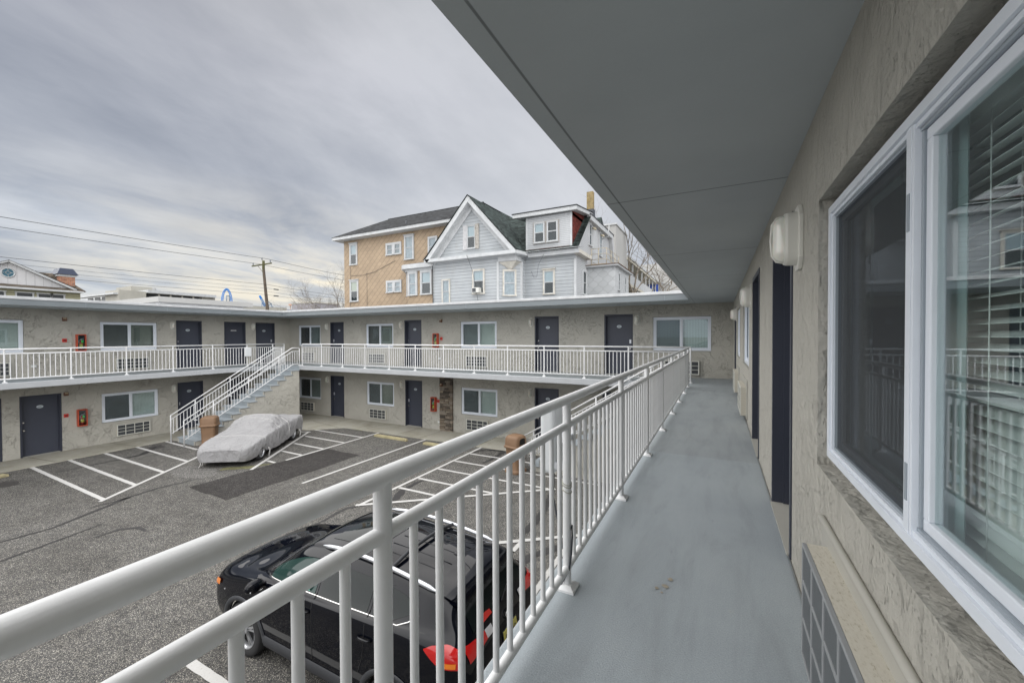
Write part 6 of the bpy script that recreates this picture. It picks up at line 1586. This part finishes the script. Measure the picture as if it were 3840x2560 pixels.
def yy(z0,z1,z2,x0=-49.4,x1=-49.9,x2=-50.6,sag=.12): return [((x0,2.0,z0),(x1,30.6,z1),sag),((x1,30.6,z1),(x2,47,z2),sag)]
wire('topmost overhead wire crossing the sky at the left', yy(10.80,11.10,10.75,-49.3,-49.9,-51.1), .035)
wire('second overhead wire from the top, just below the topmost one', yy(10.1,10.55,10.35,-49.9,-51.2,-52.8), .032)
wire('third overhead wire, above the three thin ones', yy(7.75,7.92,7.45), .028)
wire('fourth overhead wire, thin, second of the lower group', yy(7.3,7.47,7.1), .016)
wire('fifth overhead wire, thin, third of the lower group', yy(6.95,7.07,6.75), .016)
wire('lowest overhead wire, passing just over the brick chimney', yy(6.5,6.66,6.35), .022)
for z_ in (7.44,6.62):
    g = MB(); g.tube((-49.95,31.6,z_),(-49.97,32.2,z_-.01),.07,seg=7); o = g.build('wire_splice', M['cable']); tag(o, ('upper' if z_>7 else 'lower')+' dark wire splice just right of the utility pole', 'wire fitting', 'wire splices')

# --- bare trees
def bare_tree(label, base, h, seed, spread=.5, tips=None, r0=.16, lean=(0,0), depth=6, trunk=.35):
    rnd = random.Random(seed); t = thing('bare_tree', label, 'tree', base)
    tr_ = MB(); br_ = MB()
    def grow(p, d, L, r, lv):
        n_ = 4; pts = [p]; q = p.copy(); dd = d.copy()
        for k in range(n_):
            dd = (dd + Vector((rnd.uniform(-1,1),rnd.uniform(-1,1),rnd.uniform(-.5,.7)))*.20).normalized(); q = q+dd*L/n_; pts.append(q.copy())
        g = tr_ if lv == 0 else br_
        g.path(pts, r, 7 if lv < 2 else 4, radii=[r*(1-.38*k/n_) for k in range(n_+1)], caps=False)
        if lv >= depth: return
        kids = 3 if lv < 3 else rnd.choice((2,2,3))
        for k in range(kids):
            a_ = rnd.uniform(0,6.283); ax = dd.orthogonal().normalized(); ax.rotate(Matrix.Rotation(a_,3,dd)); nd = dd.copy(); nd.rotate(Matrix.Rotation(rnd.uniform(.35,.95)*spread*1.6,3,ax))
            nd.z += .12; nd.normalize()
            s_ = pts[-1] if k < 2 or lv == 0 else pts[rnd.choice((2,3))]
            grow(s_, nd, L*rnd.uniform(.62,.85), r*.58, lv+1)
    grow(Vector((0,0,0)), Vector((lean[0],lean[1],1)).normalized(), h*trunk, r0, 0)
    tr_.build('trunk', M['bark'], t, fix=False); br_.build('crown', M['bark'], t, fix=False)
    return t
bare_tree('bare tree with spreading leafless branches in front of the grey tower, right', (-7.6,40.5,-2.9), 11.0, 5, .52, r0=.26, lean=(.05,0), depth=7, trunk=.50)
bare_tree('bare tree just over the parapet beside the peach house, left one', (-46.5,39.5,-2.9), 7.4, 11, .62, r0=.17, lean=(-.1,0), depth=7, trunk=.56)
bare_tree('bare tree just over the parapet touching the peach house edge', (-43.0,41.0,-2.9), 8.0, 23, .60, r0=.17, lean=(.08,0), depth=7, trunk=.56)
bare_tree('bare tree with its forked crown nearest the utility pole', (-51.0,39.5,-2.9), 6.6, 31, .62, r0=.15, lean=(-.1,0), depth=7, trunk=.56)
